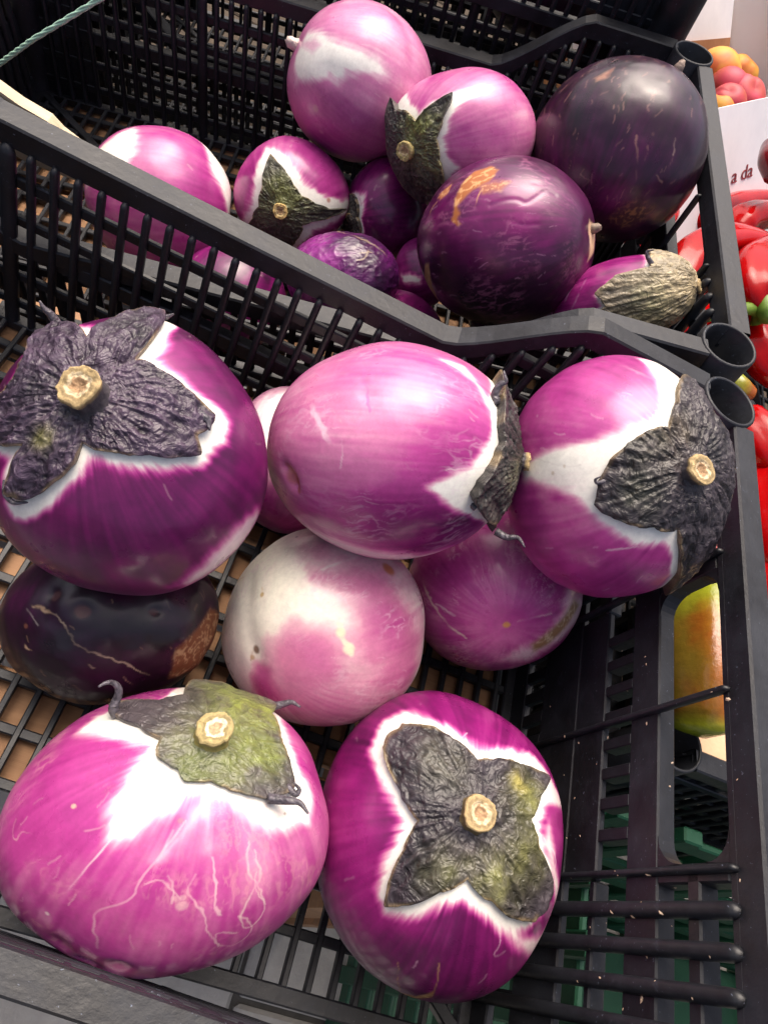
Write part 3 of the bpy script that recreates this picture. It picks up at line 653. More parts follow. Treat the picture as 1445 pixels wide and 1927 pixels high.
z1 = lambda *p: Zm(0, 0, 2, p); z2 = lambda *p: Zm(723, 0, 2, p); z3 = lambda *p: Zm(0, 560, 2, p)
z4 = lambda *p: Zm(723, 560, 2, p); z5 = lambda *p: Zm(0, 1200, 2, p); z6 = lambda *p: Zm(723, 1200, 2, p)
z7 = lambda *p: Zm(380, 980, 3.284, p); z8 = lambda *p: Zm(300, 0, 2.89, p); z9 = lambda *p: Zm(0, 1040, 3.14, p); z10 = lambda *p: Zm(440, 240, 3.803, p)
z11 = lambda *p: Zm(780, 1000, 4.379, p)
GRN, YEL, PALE, TAN = (.15, .175, .040), (.30, .29, .075), (.66, .50, .56), (.50, .30, .14)
BIG = (520, 230)
EGGS = [
 ('E1', 'large dark purple eggplant at far left with a wide wrinkled purple-black calyx', (-0.2271, -0.1235, 0.1075), (0.0476, 0.0497, 0.0438), 0, dict(
    stem=(141, 716), slen=.011, srad=.0066, base=.775, streak=.05, mott=.06, halo=(15, 12), wf=10, wr=1.25, lift=.001, crease=[(z3((312, 545), (320, 470), (330, 380)), 9), (z3((510, 240), (430, 260), (360, 280)), 9), (z3((335, 165), (320, 230)), 9), (z3((92, 560), (150, 480), (210, 400)), 9)],
    calyx=z3((795, 450), (770, 500), (735, 525), (742, 590), (700, 600), (560, 592), (430, 585), (312, 545), (290, 620), (220, 690), (110, 755), (50, 730), (60, 640), (92, 560), (0, 548), (-60, 560), (-75, 470), (-10, 410), (70, 320), (120, 230), (140, 120), (210, 70), (270, 110), (335, 165), (440, 95), (585, 58), (612, 95), (560, 190), (510, 240), (590, 275), (690, 350)),
    blobs=[((250, 1040), 190, .80, .8), ((340, 760), 120, .70, .5), ((30, 1000), 110, .70, .6), ((330, 690), 70, .55, .4), ((200, 900), 90, .70, .5)],
    polys=[(z3((640, 315), (780, 395), (850, 470), (845, 545), (745, 625), (600, 622), (430, 605), (430, 560), (700, 560)), 12, .01, 1), (z3((545, 230), (585, 130), (620, 95), (665, 115), (600, 180), (560, 250)), 9, .02, 1),
           (z3((60, 830), (30, 770), (110, 770), (290, 640), (300, 665), (180, 770), (100, 835)), 9, .03, 1), (z3((330, 130), (440, 90), (360, 180), (330, 160)), 5, .02, 1), (z3((0, 560), (90, 565), (50, 640), (20, 600)), 8, .25, .8),
           (z3((960, 790), (1000, 800), (880, 950), (700, 1080), (650, 1080), (780, 980), (870, 890), (920, 820)), 20, .10, .9)],
    curls=[(z3((30, 690), (20, 740), (50, 775), (110, 770)), .0022, .003), (z3((215, 95), (190, 60), (165, 40), (150, 12)), .0026, .002), (z3((590, 75), (625, 75), (655, 62)), .0024, .002), (z3((750, 440), (785, 460), (790, 500)), .0028, .002)],
    ccol=((.014, .009, .016), (.100, .064, .108)), cgreen=[((88, 825), 16, YEL, .8), ((140, 770), 60, (.05, .05, .05), .4)], scuffs=14), BIG),
 ('E2', 'pale pink-purple eggplant lying sideways at centre with a gouge on its left end', (-0.1386, -0.0760, 0.1153), (0.0514, 0.0442, 0.0477), 0, dict(
    dir=(.985, -.09, .14), slen=.006, srad=.0036, base=.40, streak=.09, mott=.07, halo=(7, 6), lift=.003, wr=1.0,
    calyx=z4((440, 280), (415, 350), (420, 450), (428, 540), (400, 605), (345, 690), (312, 735), (345, 800), (390, 822), (420, 885), (470, 915), (520, 935)), calyx_extra=[],
    blobs=[((660, 800), 120, .24, .8), ((880, 830), 75, .56, .9), ((800, 1010), 150, .74, .9), ((870, 980), 80, .80, .7), ((560, 720), 90, .34, .6), ((850, 690), 90, .44, .6), ((590, 980), 70, .55, .5), ((700, 690), 60, .46, .5)],  # pale centre paints the highlight, dark lower blobs the shaded underside, into the skin
    polys=[(z4((160, 712), (330, 640), (392, 560), (412, 450), (340, 320), (215, 235), (300, 262), (390, 380), (440, 300), (470, 400), (440, 560), (360, 690), (380, 840), (300, 812), (220, 765)), 9, .015, 1),
           ([(560, 985), (640, 1020), (760, 1040), (860, 1046), (800, 1060), (640, 1060), (560, 1020)], 20, .10, .9), (z4((390, 830), (370, 880), (330, 910), (345, 925), (400, 880), (420, 850)), 4, .06, .8)],
    dents=[((547, 897), 16, .045), ((553, 915), 13, .03), ((538, 880), 12, .03), ((690, 745), 14, .010), ((683, 720), 10, .008), ((830, 870), 90, .012)],
    spots=[((545, 898), 19, (.42, .13, .14), .85), ((553, 908), 9, (.30, .06, .07), .8), ((540, 885), 9, (.45, .20, .17), .7)],
    lines=[([(536, 874), (547, 893), (556, 912), (560, 924)], 11, (.30, .075, .09), .95), ([(540, 880), (552, 905)], 7, (.46, .20, .17), .8), ([(684, 705), (690, 740), (697, 775)], 4, (.42, .07, .30), .6), ([(590, 765), (605, 800), (625, 830)], 9, (.80, .66, .72), .55), ([(645, 790), (648, 850), (643, 880)], 2.5, PALE, .6), ([(840, 885), (920, 880)], 2, (.75, .6, .62), .5), ([(590, 695), (650, 650), (700, 640)], 3, (.55, .20, .22), .5)],
    curls=[(z4((425, 400), (412, 360), (440, 320), (462, 320), (448, 275)), .0030, .001), (z4((345, 790), (318, 770), (310, 735), (314, 712)), .0026, .002), (z4((420, 880), (460, 905), (505, 900), (528, 940)), .0028, .002)],
    ccol=((.018, .016, .016), (.085, .076, .068)), cgreen=[((960, 890), 30, (.12, .115, .06), .6)], scuffs=34, scuff_col=(.74, .55, .62), scurf=(.25, (.72, .52, .62)), lobes=[(3, .014, 1.5, .7), (5, .008, 1.4, .6)]), BIG),
 ('E3', 'magenta and white eggplant leaning on the right wall, black calyx facing right', (-0.0468, -0.0559, 0.1351), (0.0448, 0.0521, 0.0459), 0, dict(
    stem=(1330, 882), slen=.007, srad=.0058, base=.52, streak=.07, mott=.06, halo=(8, 7), wr=1.05, lift=.0014, crease=[(z4((1070, 490), (1110, 600), (1130, 720), (1106, 860)), 10), (z4((1106, 870), (1160, 850), (1220, 860)), 10), (z4((830, 640), (960, 640), (1080, 610)), 8)],
    calyx=z4((1140, 285), (1185, 350), (1225, 450), (1262, 520), (1290, 600), (1296, 700), (1262, 850), (1215, 1000), (1130, 1085), (1045, 1110), (1098, 1040), (1108, 950), (1106, 872), (1000, 860), (900, 842), (830, 812), (790, 775), (805, 730), (820, 650), (880, 580), (965, 518), (1070, 488), (1088, 400), (1112, 310)), calyx_extra=[],
    blobs=[((1050, 1050), 130, .58, .7), ((1120, 740), 100, .50, .7), ((1120, 960), 80, .44, .6), ((980, 770), 60, .60, .6), ((1240, 1040), 50, .55, .7)],
    polys=[(z4((515, 622), (660, 570), (800, 540), (930, 480), (1040, 455), (1060, 470), (1080, 520), (900, 620), (830, 700), (830, 800), (900, 850), (1110, 870), (1110, 905), (950, 932), (830, 855), (730, 775), (640, 725), (520, 680)), 10, .012, 1),
           (z4((950, 232), (1030, 250), (1115, 295), (1095, 420), (1065, 480), (1030, 460), (1050, 400), (1030, 310)), 9, .012, 1), (z4((1060, 890), (1108, 885), (1108, 1000), (1085, 1040), (1085, 960)), 8, .05, .9), (z4((540, 700), (700, 740), (830, 860), (700, 860), (580, 800)), 26, .36, .7)],
    lines=[([(1130, 680), (1180, 690), (1235, 720)], 6, (.62, .30, .45), .35), ([(980, 850), (1060, 880), (1090, 875)], 2, (.6, .55, .5), .4), ([(1140, 1035), (1200, 1030)], 2, PALE, .5)],
    spots=[((1037, 890), 4, (.55, .45, .33), .7), ((1060, 877), 3, (.55, .45, .33), .6)],
    curls=[(z4((830, 690), (800, 700), (790, 685), (815, 672)), .0015, .002)],
    ccol=((.012, .010, .012), (.064, .050, .060)), cgreen=[((1225, 830), 40, (.10, .095, .065), .5), ((1270, 810), 30, (.12, .095, .06), .5), ((1200, 930), 30, (.08, .085, .05), .4)], scuffs=30, scuff_col=(.74, .5, .6), dents=[((1250, 815), 40, .02)]), BIG),
 ('E4', 'cream and lilac mottled eggplant in the middle with a small star-shaped brown scar', (-0.1289, -0.1278, 0.0451), (0.0459, 0.0443, 0.0451), 0, dict(
    end=(500, 1240), base=.15, streak=.10, mott=.14, dimple2=.0,
    blobs=[((540, 1095), 125, .02, 1), ((470, 1120), 110, .02, 1), ((520, 1020), 100, .04, .95), ((610, 1020), 70, .08, .8), ((445, 1230), 75, .05, .95), ((620, 1140), 60, .04, .8), ((735, 1170), 62, .54, .95), ((700, 1085), 50, .34, .6), ((600, 1240), 52, .44, .75), ((650, 1320), 85, .38, .7), ((770, 1255), 60, .47, .75), ((490, 1300), 30, .48, .8), ((560, 1310), 50, .38, .6)],
    polys=[(z7((650, 170), (760, 150), (830, 220), (700, 270), (640, 230)), 26, .32, .75), (z7((730, 340), (860, 290), (1100, 400), (1180, 600), (1050, 780), (960, 520), (820, 420)), 34, .42, .75), (z7((700, 520), (900, 560), (960, 640), (880, 700), (830, 830), (930, 840), (920, 900), (830, 850), (780, 640)), 20, .07, .7), (z7((150, 480), (260, 420), (300, 700), (290, 900), (330, 1100), (220, 1000), (150, 800)), 26, .03, .95), (z7((420, 760), (560, 720), (820, 730), (870, 830), (800, 930), (520, 950), (430, 880)), 34, .43, .7), (z7((330, 900), (400, 930), (470, 1100), (360, 1080), (310, 980)), 14, .50, .8)],
    grooves=[(z7((290, 370), (275, 560), (290, 720), (330, 810), (345, 900)), 20, .016)], tint=(1.0, .98, .90),
    spots=[(z7((322, 800))[0], 9, (.16, .085, .045), .9), (z7((300, 850))[0], 6, (.45, .27, .10), .7), (z7((1150, 295))[0], 15, (.50, .17, .04), .85), (z7((372, 455))[0], 5, (.55, .36, .10), .8), (z7((588, 105))[0], 3, (.1, .09, .07), .8), (z7((910, 790))[0], 12, (.80, .70, .48), .8), (z7((860, 690))[0], 10, (.80, .68, .45), .8)],
    lines=[(z7((372, 410), (375, 500)), 3.5, (.52, .34, .09), .8), (z7((850, 640), (860, 720), (900, 770), (915, 830)), 9, (.80, .72, .52), .75), (z7((740, 300), (830, 260), (940, 230)), 5, (.78, .74, .66), .6), (z7((175, 390), (240, 350)), 6, (.62, .44, .22), .6), (z7((310, 780), (290, 870)), 3, (.40, .23, .09), .7)],
    scuffs=60, scuff_col=(.76, .58, .60), scurf=(.45, (.76, .55, .60))), BIG),
 ('E5', 'scuffed rose-purple eggplant at the bottom beneath the sideways one, orange star mark', (-0.0514, -0.0752, 0.0466), (0.0440, 0.0409, 0.0424), 0, dict(
    end=(955, 1178), base=.46, streak=.06, mott=.08, scuffs=70, scuff_col=(.72, .50, .52), scurf=(.55, (.68, .40, .48)),
    blobs=[((940, 1060), 70, .38, .7), ((840, 1060), 50, .60, .7), ((950, 1160), 40, .50, .6), ((1040, 1110), 50, .58, .6)],
    polys=[(z11((1260, 520), (1380, 560), (1340, 720), (1180, 900), (950, 1040), (700, 1060), (880, 960), (1080, 860), (1200, 720)), 14, .12, .85)],
    cork=[(z11((1300, 560), (1340, 600), (1240, 780), (1100, 920), (980, 980), (950, 930), (1080, 830), (1220, 700)), 9, (.30, .17, .08), (.55, .42, .27), 16)],
    spots=[(z11((760, 775))[0], 8, (.62, .30, .07), .9)], lines=[(z11((60, 420), (160, 610), (260, 760), (430, 875)), 4, (.74, .62, .50), .7), (z11((180, 600), (330, 690)), 5, (.74, .6, .6), .5), (z11((860, 740), (1000, 700), (1120, 680)), 3, (.7, .5, .5), .5)]), (300, 180)),
 ('E6', 'almost black eggplant with brown corky scar, beneath the large purple one at left', (-0.2138, -0.1549, 0.0332), (0.0433, 0.0348, 0.0330), 0, dict(
    dir=(-.2, .9, .1), base=.98, streak=.02, mott=.03, scuffs=26, scuff_col=(.28, .17, .10), scuff_op=.6,
    blobs=[((60, 1110), 60, .86, .8), ((330, 1090), 60, .90, .5)],
    dents=[((95, 1118), 12, .03), ((155, 1148), 14, .035), ((295, 1150), 10, .02), ((190, 1190), 26, -.02), ((315, 1130), 20, -.03), ((120, 1140), 18, -.02)],
    spots=[(z9((320, 250))[0], 11, (.13, .055, .055), .8), (z9((485, 350))[0], 13, (.13, .055, .05), .85), (z9((915, 350))[0], 8, (.10, .04, .04), .7), (z9((140, 435))[0], 5, (.2, .07, .04), .7)],
    cork=[(z9((1240, 330), (1300, 370), (1300, 580), (1210, 690), (1000, 748), (1030, 615), (1050, 565), (1170, 445)), 7, (.17, .055, .020), (.38, .22, .11), 15), (z9((175, 312), (250, 318), (315, 355), (230, 340)), 2.5, (.42, .27, .15), (.50, .33, .2), 9), (z9((145, 545), (185, 575), (150, 565)), 2.5, (.42, .27, .15), (.50, .33, .2), 9)],
    lines=[(z9((310, 350), (380, 440), (460, 570), (500, 575), (620, 620), (740, 660), (880, 730)), 2.6, (.40, .30, .20), .8), (z9((150, 330), (220, 430)), 2, (.35, .3, .27), .6), (z9((520, 670), (550, 690)), 2.5, (.4, .3, .2), .7), (z9((740, 735), (780, 790)), 2, (.35, .2, .15), .6), (z9((1240, 310), (1225, 420), (1270, 500)), 2.5, (.42, .25, .13), .7)], lump=2.2), (300, 180)),
 ('E7', 'very large pink eggplant at bottom left with a green calyx and curled tips', (-0.1622, -0.2236, 0.0508), (0.0570, 0.0470, 0.0445), 0, dict(
    stem=(408, 1364), slen=.009, srad=.0060, base=.475, streak=.095, mott=.05, halo=(7, 6), wr=.55, wf=8, lift=.0012,
    calyx=z5((415, 270), (450, 258), (600, 250), (690, 238), (715, 195), (760, 150), (800, 160), (830, 195), (875, 225), (950, 250), (1035, 255), (1010, 310), (1040, 390), (1080, 480), (1092, 575), (1000, 608), (900, 582), (800, 542), (690, 542), (670, 500), (590, 452), (608, 390), (520, 340), (430, 300)),
    blobs=[((130, 1480), 150, .53, .85), ((60, 1640), 110, .50, .7), ((470, 1600), 120, .42, .8), ((300, 1680), 110, .46, .6), ((560, 1580), 80, .38, .7), ((230, 1800), 130, .48, .6), ((500, 1780), 100, .44, .6), ((590, 1380), 60, .52, .8), ((280, 1310), 70, .56, .7)],
    polys=[(z5((295, 352), (360, 290), (430, 270), (640, 330), (640, 500), (900, 540), (1000, 560), (1080, 540), (1000, 330), (1040, 300), (1085, 400), (1130, 500), (1170, 600), (1150, 690), (1080, 722), (1000, 712), (930, 665), (850, 605), (760, 580), (690, 602), (560, 692), (490, 748), (430, 748), (414, 700), (432, 620), (575, 408), (450, 372)), 13, .01, 1),
           (z5((470, 258), (600, 240), (690, 190), (712, 200), (690, 250), (600, 262)), 6, .03, 1), (z5((900, 215), (1000, 232), (1010, 245), (900, 240)), 5, .35, .6), (z5((770, 600), (790, 600), (740, 690), (620, 830), (590, 840), (690, 720)), 10, .16, .75), (z5((775, 610), (795, 610), (798, 780), (785, 800)), 8, .18, .65), (z5((920, 680), (960, 720), (985, 900), (960, 960), (935, 900)), 18, .22, .5)],
    lines=[(z5((420, 755), (340, 850), (245, 962)), 2.6, (.78, .62, .66), .8), (z5((700, 690), (590, 840), (520, 920), (500, 990), (390, 1020), (340, 1050), (360, 1130), (370, 1170)), 3.2, (.72, .48, .52), .48), (z5((545, 930), (610, 905), (660, 960), (690, 980)), 2.6, (.74, .52, .52), .48), (z5((740, 890), (700, 960), (760, 1030), (780, 1100), (820, 1160)), 2.8, (.74, .52, .52), .48), (z5((800, 830), (815, 940), (800, 1010), (840, 1050), (815, 1010)), 2.8, (.76, .56, .55), .48),
           (z5((940, 770), (930, 870), (985, 960), (1000, 1030), (930, 1100), (900, 1060), (940, 960), (990, 900), (960, 800)), 3.0, (.76, .6, .55), .48), (z5((905, 1040), (960, 1080), (900, 1150), (820, 1165), (800, 1100), (890, 1110)), 2.8, (.74, .55, .52), .48), (z5((970, 880), (950, 940), (1000, 1000)), 2.6, (.76, .6, .55), .48), (z5((70, 680), (50, 740), (70, 770), (90, 720), (130, 745)), 2.4, (.72, .45, .45), .6), (z5((630, 900), (660, 940), (650, 1000)), 3, (.7, .5, .5), .5)],
    spots=[(z5((684, 1010))[0], 9, (.68, .52, .45), .4), (z5((664, 985))[0], 7, (.68, .5, .45), .35), (z5((690, 980))[0], 5, (.68, .5, .45), .4), (z5((280, 635))[0], 4, (.65, .45, .3), .7), (z5((1075, 662))[0], 3, (.3, .2, .15), .8), (z5((680, 688))[0], 5, (.55, .15, .2), .6), (z5((170, 1045))[0], 4, (.75, .6, .6), .7)],
    scurf=(.30, (.72, .38, .38)), scuffs=46, scuff_col=(.74, .50, .52), lobes=[(5, .016, 1.6, .6), (7, .010, 2.15, .33), (3, .012, 1.3, .7)], dimple=.04,
    dents=[((390, 1500), 26, .018), ((165, 1815), 18, .03), ((225, 1818), 16, .03), ((110, 1780), 20, .02)],
    curls=[(z5((440, 290), (420, 265), (455, 210), (440, 170), (405, 165), (372, 185)), .0030, .010), (z5((1015, 262), (1060, 252), (1100, 240), (1130, 262)), .0030, .004), (z5((1080, 560), (1115, 595), (1130, 570), (1105, 545)), .0022, .003), (z5((1010, 605), (1070, 612), (1130, 618), (1160, 662)), .0030, .004)],
    ccol=((.040, .032, .040), (.12, .10, .108)), cgreen=[((470, 1350), 60, (.20, .23, .05), .95), ((400, 1420), 60, (.16, .18, .055), .9), ((420, 1310), 40, (.15, .17, .05), .8), ((490, 1420), 40, (.17, .20, .05), .8), ((360, 1450), 40, (.11, .13, .05), .6)], scol=((.28, .23, .06), (.42, .34, .12)), cutcol=((.38, .30, .13), (.72, .60, .42), (.46, .29, .17))), (640, 260)),
 ('E8', 'deep magenta eggplant at bottom centre, its star-shaped black calyx facing the viewer', (-0.0601, -0.1980, 0.0526), (0.0501, 0.0568, 0.0507), 0, dict(
    fray=.45, stem=(907, 1528), slen=.009, srad=.0062, base=.665, streak=.085, mott=.05, halo=(19, 10), wr=1.0, wf=8, lift=.001,
    calyx=z6((75, 350), (150, 352), (260, 400), (345, 468), (400, 468), (500, 482), (592, 540), (572, 600), (538, 685), (570, 790), (606, 880), (612, 950), (590, 1010), (545, 1055), (490, 1050), (400, 990), (308, 905), (210, 950), (110, 1000), (8, 1002), (18, 920), (75, 800), (128, 690), (64, 580), (8, 430)),
    blobs=[((800, 1800), 150, .80, .8), ((650, 1560), 90, .56, .6), ((640, 1720), 90, .66, .6), ((880, 1390), 60, .68, .7), ((700, 1640), 40, .66, .6), ((1045, 1560), 60, .54, .8), ((760, 1720), 40, .58, .6)],
    polys=[(z6((-60, 430), (0, 310), (90, 280), (180, 310), (320, 420), (200, 440), (60, 420), (0, 470), (-20, 520)), 10, .03, .9), (z6((330, 930), (420, 1030), (530, 1130), (600, 1120), (650, 1000), (640, 880), (600, 780), (620, 700), (650, 860), (660, 960), (610, 1120), (560, 1200), (470, 1130), (390, 1050)), 12, .06, .85), (z6((480, 430), (560, 450), (620, 540), (660, 640), (600, 620), (560, 500)), 10, .06, .85), (z6((260, 950), (310, 935), (360, 990), (340, 1020), (300, 985)), 10, .12, .6)],
    grooves=[(z6((20, 700), (-20, 860), (-30, 1000)), 40, .02)], dents=[((690, 1690), 60, .02), ((880, 1700), 50, -.012)],
    lines=[(z6((50, 1230), (52, 1300), (60, 1345)), 2.4, (.40, .22, .10), .7), (z6((205, 1230), (200, 1300), (185, 1340)), 2.4, (.40, .22, .10), .6), (z6((420, 1080), (440, 1150), (400, 1200), (450, 1180)), 2.4, (.72, .45, .60), .6), (z6((230, 330), (280, 390), (310, 360)), 2.4, (.72, .45, .60), .6), (z6((600, 760), (660, 830), (640, 900)), 3, (.8, .65, .7), .6)],
    cork=[(z6((40, 1345), (120, 1350), (195, 1325), (180, 1355), (110, 1372), (50, 1362)), 4, (.30, .14, .06), (.46, .28, .13), 14)], scuffs=40, scuff_col=(.68, .42, .56), spots=[(z6((1035 - 723 * 0, 0))[0], 0.01, (0, 0, 0), 0)],
    ccol=((.015, .012, .016), (.078, .062, .076)), cgreen=[((985, 1500), 34, (.17, .17, .055), .75), ((992, 1590), 42, (.15, .15, .05), .7), ((830, 1640), 34, (.10, .10, .045), .6), ((840, 1440), 40, (.09, .09, .06), .6), ((930, 1650), 40, (.16, .16, .06), .6), ((968, 1475), 14, (.35, .30, .08), .8)], scol=((.16, .12, .05), (.30, .22, .10)), lobes=[(4, .016, 1.5, .7), (3, .010, 1.2, .7)]), BIG),
 ('E9', 'mostly hidden white-topped eggplant between the far-left and the sideways one', (-0.1708, -0.0445, 0.0353), (0.0314, 0.0380, 0.0345), 0, dict(
    dir=(.3, .8, -.3), base=.60, blobs=[((545, 760), 95, .01, 1), ((500, 850), 50, .05, .9)], spots=[((533, 752), 5, (.5, .4, .25), .6)], scuffs=10), (160, 100)),
 ('B1', 'magenta eggplant with white ends, leftmost in the tilted crate', (-0.3099, 0.1306, -0.0009), (0.0467, 0.0460, 0.0464), 0, dict(
    dir=(.93, -.1, .1), base=.50, streak=.08, blobs=[((330, 300), 60, .50, .7), ((270, 300), 50, .36, .8), ((290, 440), 80, .42, .6), ((380, 360), 50, .58, .7)],
    polys=[(z1((380, 570), (500, 485), (520, 520), (480, 615), (420, 620), (330, 700)), 10, .015, 1), (z1((650, 462), (760, 480), (850, 570), (890, 650), (890, 800), (860, 830), (850, 760), (800, 640), (740, 520)), 9, .015, 1)], scuffs=14, dents=[], lines=[]), (220, 130)),
 ('B2', 'small magenta eggplant with a green-black star calyx in the tilted crate', (-0.2353, 0.1634, 0.0254), (0.0383, 0.0364, 0.0374), 0, dict(
    stem=(526, 399), slen=.006, srad=.0045, base=.52, halo=(14, 8), wr=.6, wf=10,
    calyx=z10((275, 215), (320, 260), (380, 340), (430, 420), (480, 490), (580, 545), (680, 580), (785, 570), (700, 625), (560, 665), (490, 690), (440, 800), (390, 860), (260, 830), (110, 720), (150, 640), (190, 560), (215, 430), (232, 300)),
    blobs=[((600, 330), 50, .54, .7), ((520, 280), 40, .46, .6), ((460, 330), 30, .58, .7)], polys=[(z10((235, 150), (300, 190), (420, 300), (490, 450), (640, 490), (780, 550), (700, 600), (400, 500), (280, 240), (215, 420), (190, 540), (150, 400), (180, 260)), 6, .01, 1), (z10((500, 690), (620, 630), (780, 600), (740, 660), (600, 700), (470, 790)), 8, .10, .8)],
    spots=[(z10((680, 520))[0], 5, (.45, .15, .10), .8)], ccol=((.022, .020, .018), (.085, .08, .06)), cgreen=[((530, 365), 25, (.20, .22, .06), .8), ((500, 380), 40, (.10, .10, .04), .6), ((560, 380), 25, (.14, .15, .05), .6)], scol=((.30, .22, .07), (.45, .32, .12)), cutcol=((.55, .38, .14), (.60, .46, .22), (.42, .26, .12)), scuffs=12, lobes=[(4, .02, 1.4, .7), (3, .01, 1.6, .7)]), (240, 140)),
 ('B3', 'pale mauve eggplant with a white streak, highest at the top of the tilted crate', (-0.2231, 0.2181, 0.0870), (0.0471, 0.0454, 0.0463), 0, dict(
    end=(556, 82), base=.335, streak=.04, mott=.05, nub=((549, 80), .0042, (.62, .50, .45)), tint=(.94, .98, 1.0),
    blobs=[((640, 230), 80, .46, .7), ((700, 60), 70, .36, .6), ((720, 270), 50, .42, .6), ((760, 120), 60, .30, .6), ((600, 270), 60, .52, .6)],
    polys=[(z8((750, 432), (735, 300), (800, 180), (870, 185), (1000, 230), (1190, 330), (1230, 400), (1120, 392), (1020, 400), (965, 455), (920, 402), (850, 430)), 9, .06, 1), (z8((760, 240), (840, 215), (870, 245), (830, 275)), 9, .33, .6)],
    grooves=[(z8((1270, 60), (1360, 180), (1380, 330), (1370, 430)), 12, .018), (z8((940, 400), (1060, 420), (1200, 540)), 18, .016)], spots=[(z8((850, 590))[0], 6, (.55, .40, .30), .4), (z8((880, 720))[0], 5, (.6, .45, .40), .4)], scuffs=26, scuff_col=(.72, .52, .58)), (260, 150)),
 ('B4', 'pink eggplant with green-black calyx facing left, beside the shiny dark one', (-0.1516, 0.1771, 0.1118), (0.0441, 0.0366, 0.0402), 0, dict(
    stem=(757, 286), slen=.007, srad=.0050, base=.42, streak=.08, halo=(6, 6), wr=1.0, wf=11, lift=.003,
    calyx=z2((30, 375), (60, 425), (128, 462), (190, 400), (262, 372), (228, 440), (200, 520), (212, 600), (226, 680), (145, 775), (80, 715), (0, 690), (-14, 600), (18, 490)),
    blobs=[((900, 200), 80, .42, .7), ((960, 230), 50, .38, .6), ((860, 290), 50, .45, .6), ((800, 160), 30, .46, .7), ((985, 215), 20, .30, .6)],
    polys=[(z2((45, 400), (85, 355), (130, 455), (80, 440)), 5, .012, 1), (z2((128, 462), (190, 385), (280, 348), (395, 333), (275, 395), (232, 480), (203, 525), (208, 575), (268, 632), (225, 690), (170, 560)), 6, .012, 1)],
    ccol=((.022, .020, .020), (.11, .10, .09)), cgreen=[((790, 240), 30, (.17, .18, .055), .8), ((815, 300), 30, (.24, .24, .09), .7), ((770, 300), 25, (.10, .10, .05), .5), ((800, 350), 20, (.13, .13, .07), .6)], scol=((.34, .28, .08), (.46, .38, .14)), cutcol=((.50, .40, .16), (.66, .52, .28), (.40, .26, .13)), scuffs=24, lobes=[(4, .02, 1.3, .7)]), (260, 150)),
 ('B5', 'shiny near-black eggplant, the big one in the right corner of the tilted crate', (-0.0632, 0.1898, 0.1429), (0.0523, 0.0505, 0.0488), 0, dict(
    dir=(.25, .8, -.4), base=.955, streak=.05, mott=.03, blobs=[((1110, 385), 120, .84, .85), ((1230, 360), 60, .87, .6), ((1150, 180), 100, .95, .7), ((1290, 300), 70, .92, .7), ((1040, 330), 60, .80, .5), ((1180, 330), 60, .80, .5)],
    dents=[((1300, 200), 30, .02), ((1230, 140), 40, .015), ((1100, 250), 30, .012), ((1280, 270), 25, .015), ((1050, 200), 30, .01)],
    cork=[(z2((880, 790), (960, 755), (1000, 790), (960, 830), (900, 850), (850, 830)), 16, (.06, .018, .02), (.26, .13, .05), 16), (z2((790, 290), (860, 250), (840, 285), (800, 300)), 5, (.20, .08, .06), (.28, .14, .10), 12)],
    lines=[([(1196, 255), (1198, 330), (1192, 350)], 2.4, (.34, .17, .14), .5), ([(1270, 260), (1268, 290)], 2.4, (.5, .34, .3), .6), ([(1235, 330), (1245, 345)], 2.2, (.4, .25, .2), .6), ([(1090, 330), (1110, 340), (1098, 350)], 2.2, (.4, .25, .2), .6)],
    scuffs=130, scuff_col=(.34, .17, .15), scuff_op=.5, scurf=(.12, (.16, .05, .06)), lump=1.5, nub=((1283, 118), .0030, (.30, .22, .18)), lobes=[(5, .010, 1.4, .8), (3, .012, 1.6, .8)]), (320, 180)),
 ('B6', 'dark purple eggplant with an orange netted scar, front right of the tilted crate', (-0.1079, 0.1060, 0.1069), (0.0501, 0.0461, 0.0481), 0, dict(
    end=(1112, 432), base=.835, streak=.05, mott=.05, scurf=(.42, (.40, .13, .25)), nub=((1117, 430), .0030, (.22, .16, .12)),
    blobs=[((920, 560), 160, .97, .9), ((1000, 400), 70, .66, .6), ((960, 350), 60, .64, .6), ((820, 420), 60, .74, .6), ((900, 420), 70, .62, .5)],
    cork=[(z2((265, 760), (300, 680), (340, 640), (400, 620), (430, 635), (400, 680), (330, 720), (285, 770), (285, 850), (262, 840)), 4, (.36, .11, .025), (.60, .31, .13), 12), (z2((360, 700), (420, 680), (470, 690), (440, 720), (370, 730)), 6, (.33, .10, .06), (.58, .30, .16), 18), (z2((205, 730), (250, 690), (240, 730), (210, 755)), 4, (.36, .12, .05), (.55, .3, .15), 18), (z2((150, 1000), (165, 990), (175, 1060), (210, 1130), (212, 1190), (160, 1150), (146, 1060)), 3, (.30, .16, .07), (.40, .24, .12), 8), (z2((775, 830), (800, 850), (785, 950), (765, 980)), 6, (.55, .35, .22), (.62, .45, .32), 8)],
    lines=[(z2((400, 770), (440, 760), (480, 750), (520, 770), (560, 750), (600, 720), (640, 740)), 3, (.16, .02, .13), .4), (z2((480, 840), (520, 850), (560, 850)), 3, (.16, .02, .13), .3), (z2((345, 780), (350, 740), (380, 700)), 2.4, (.6, .3, .14), .8), (z2((170, 840), (175, 790), (200, 760)), 2.4, (.55, .3, .14), .7)],
    grooves=[(z2((400, 775), (450, 756), (500, 752), (530, 770), (570, 745), (610, 715), (640, 735)), 4, .006), (z2((480, 835), (520, 850), (575, 845)), 4, .005), (z2((560, 690), (600, 700), (640, 680)), 5, .005)], scuffs=70, scuff_col=(.46, .22, .36), scuff_op=.5, lobes=[(5, .010, 1.4, .8)]), (320, 180)),
 ('B7', 'small purple eggplant with a large khaki calyx, in the near right corner', (-0.0387, 0.0880, 0.1228), (0.0383, 0.0221, 0.0262), .209, dict(
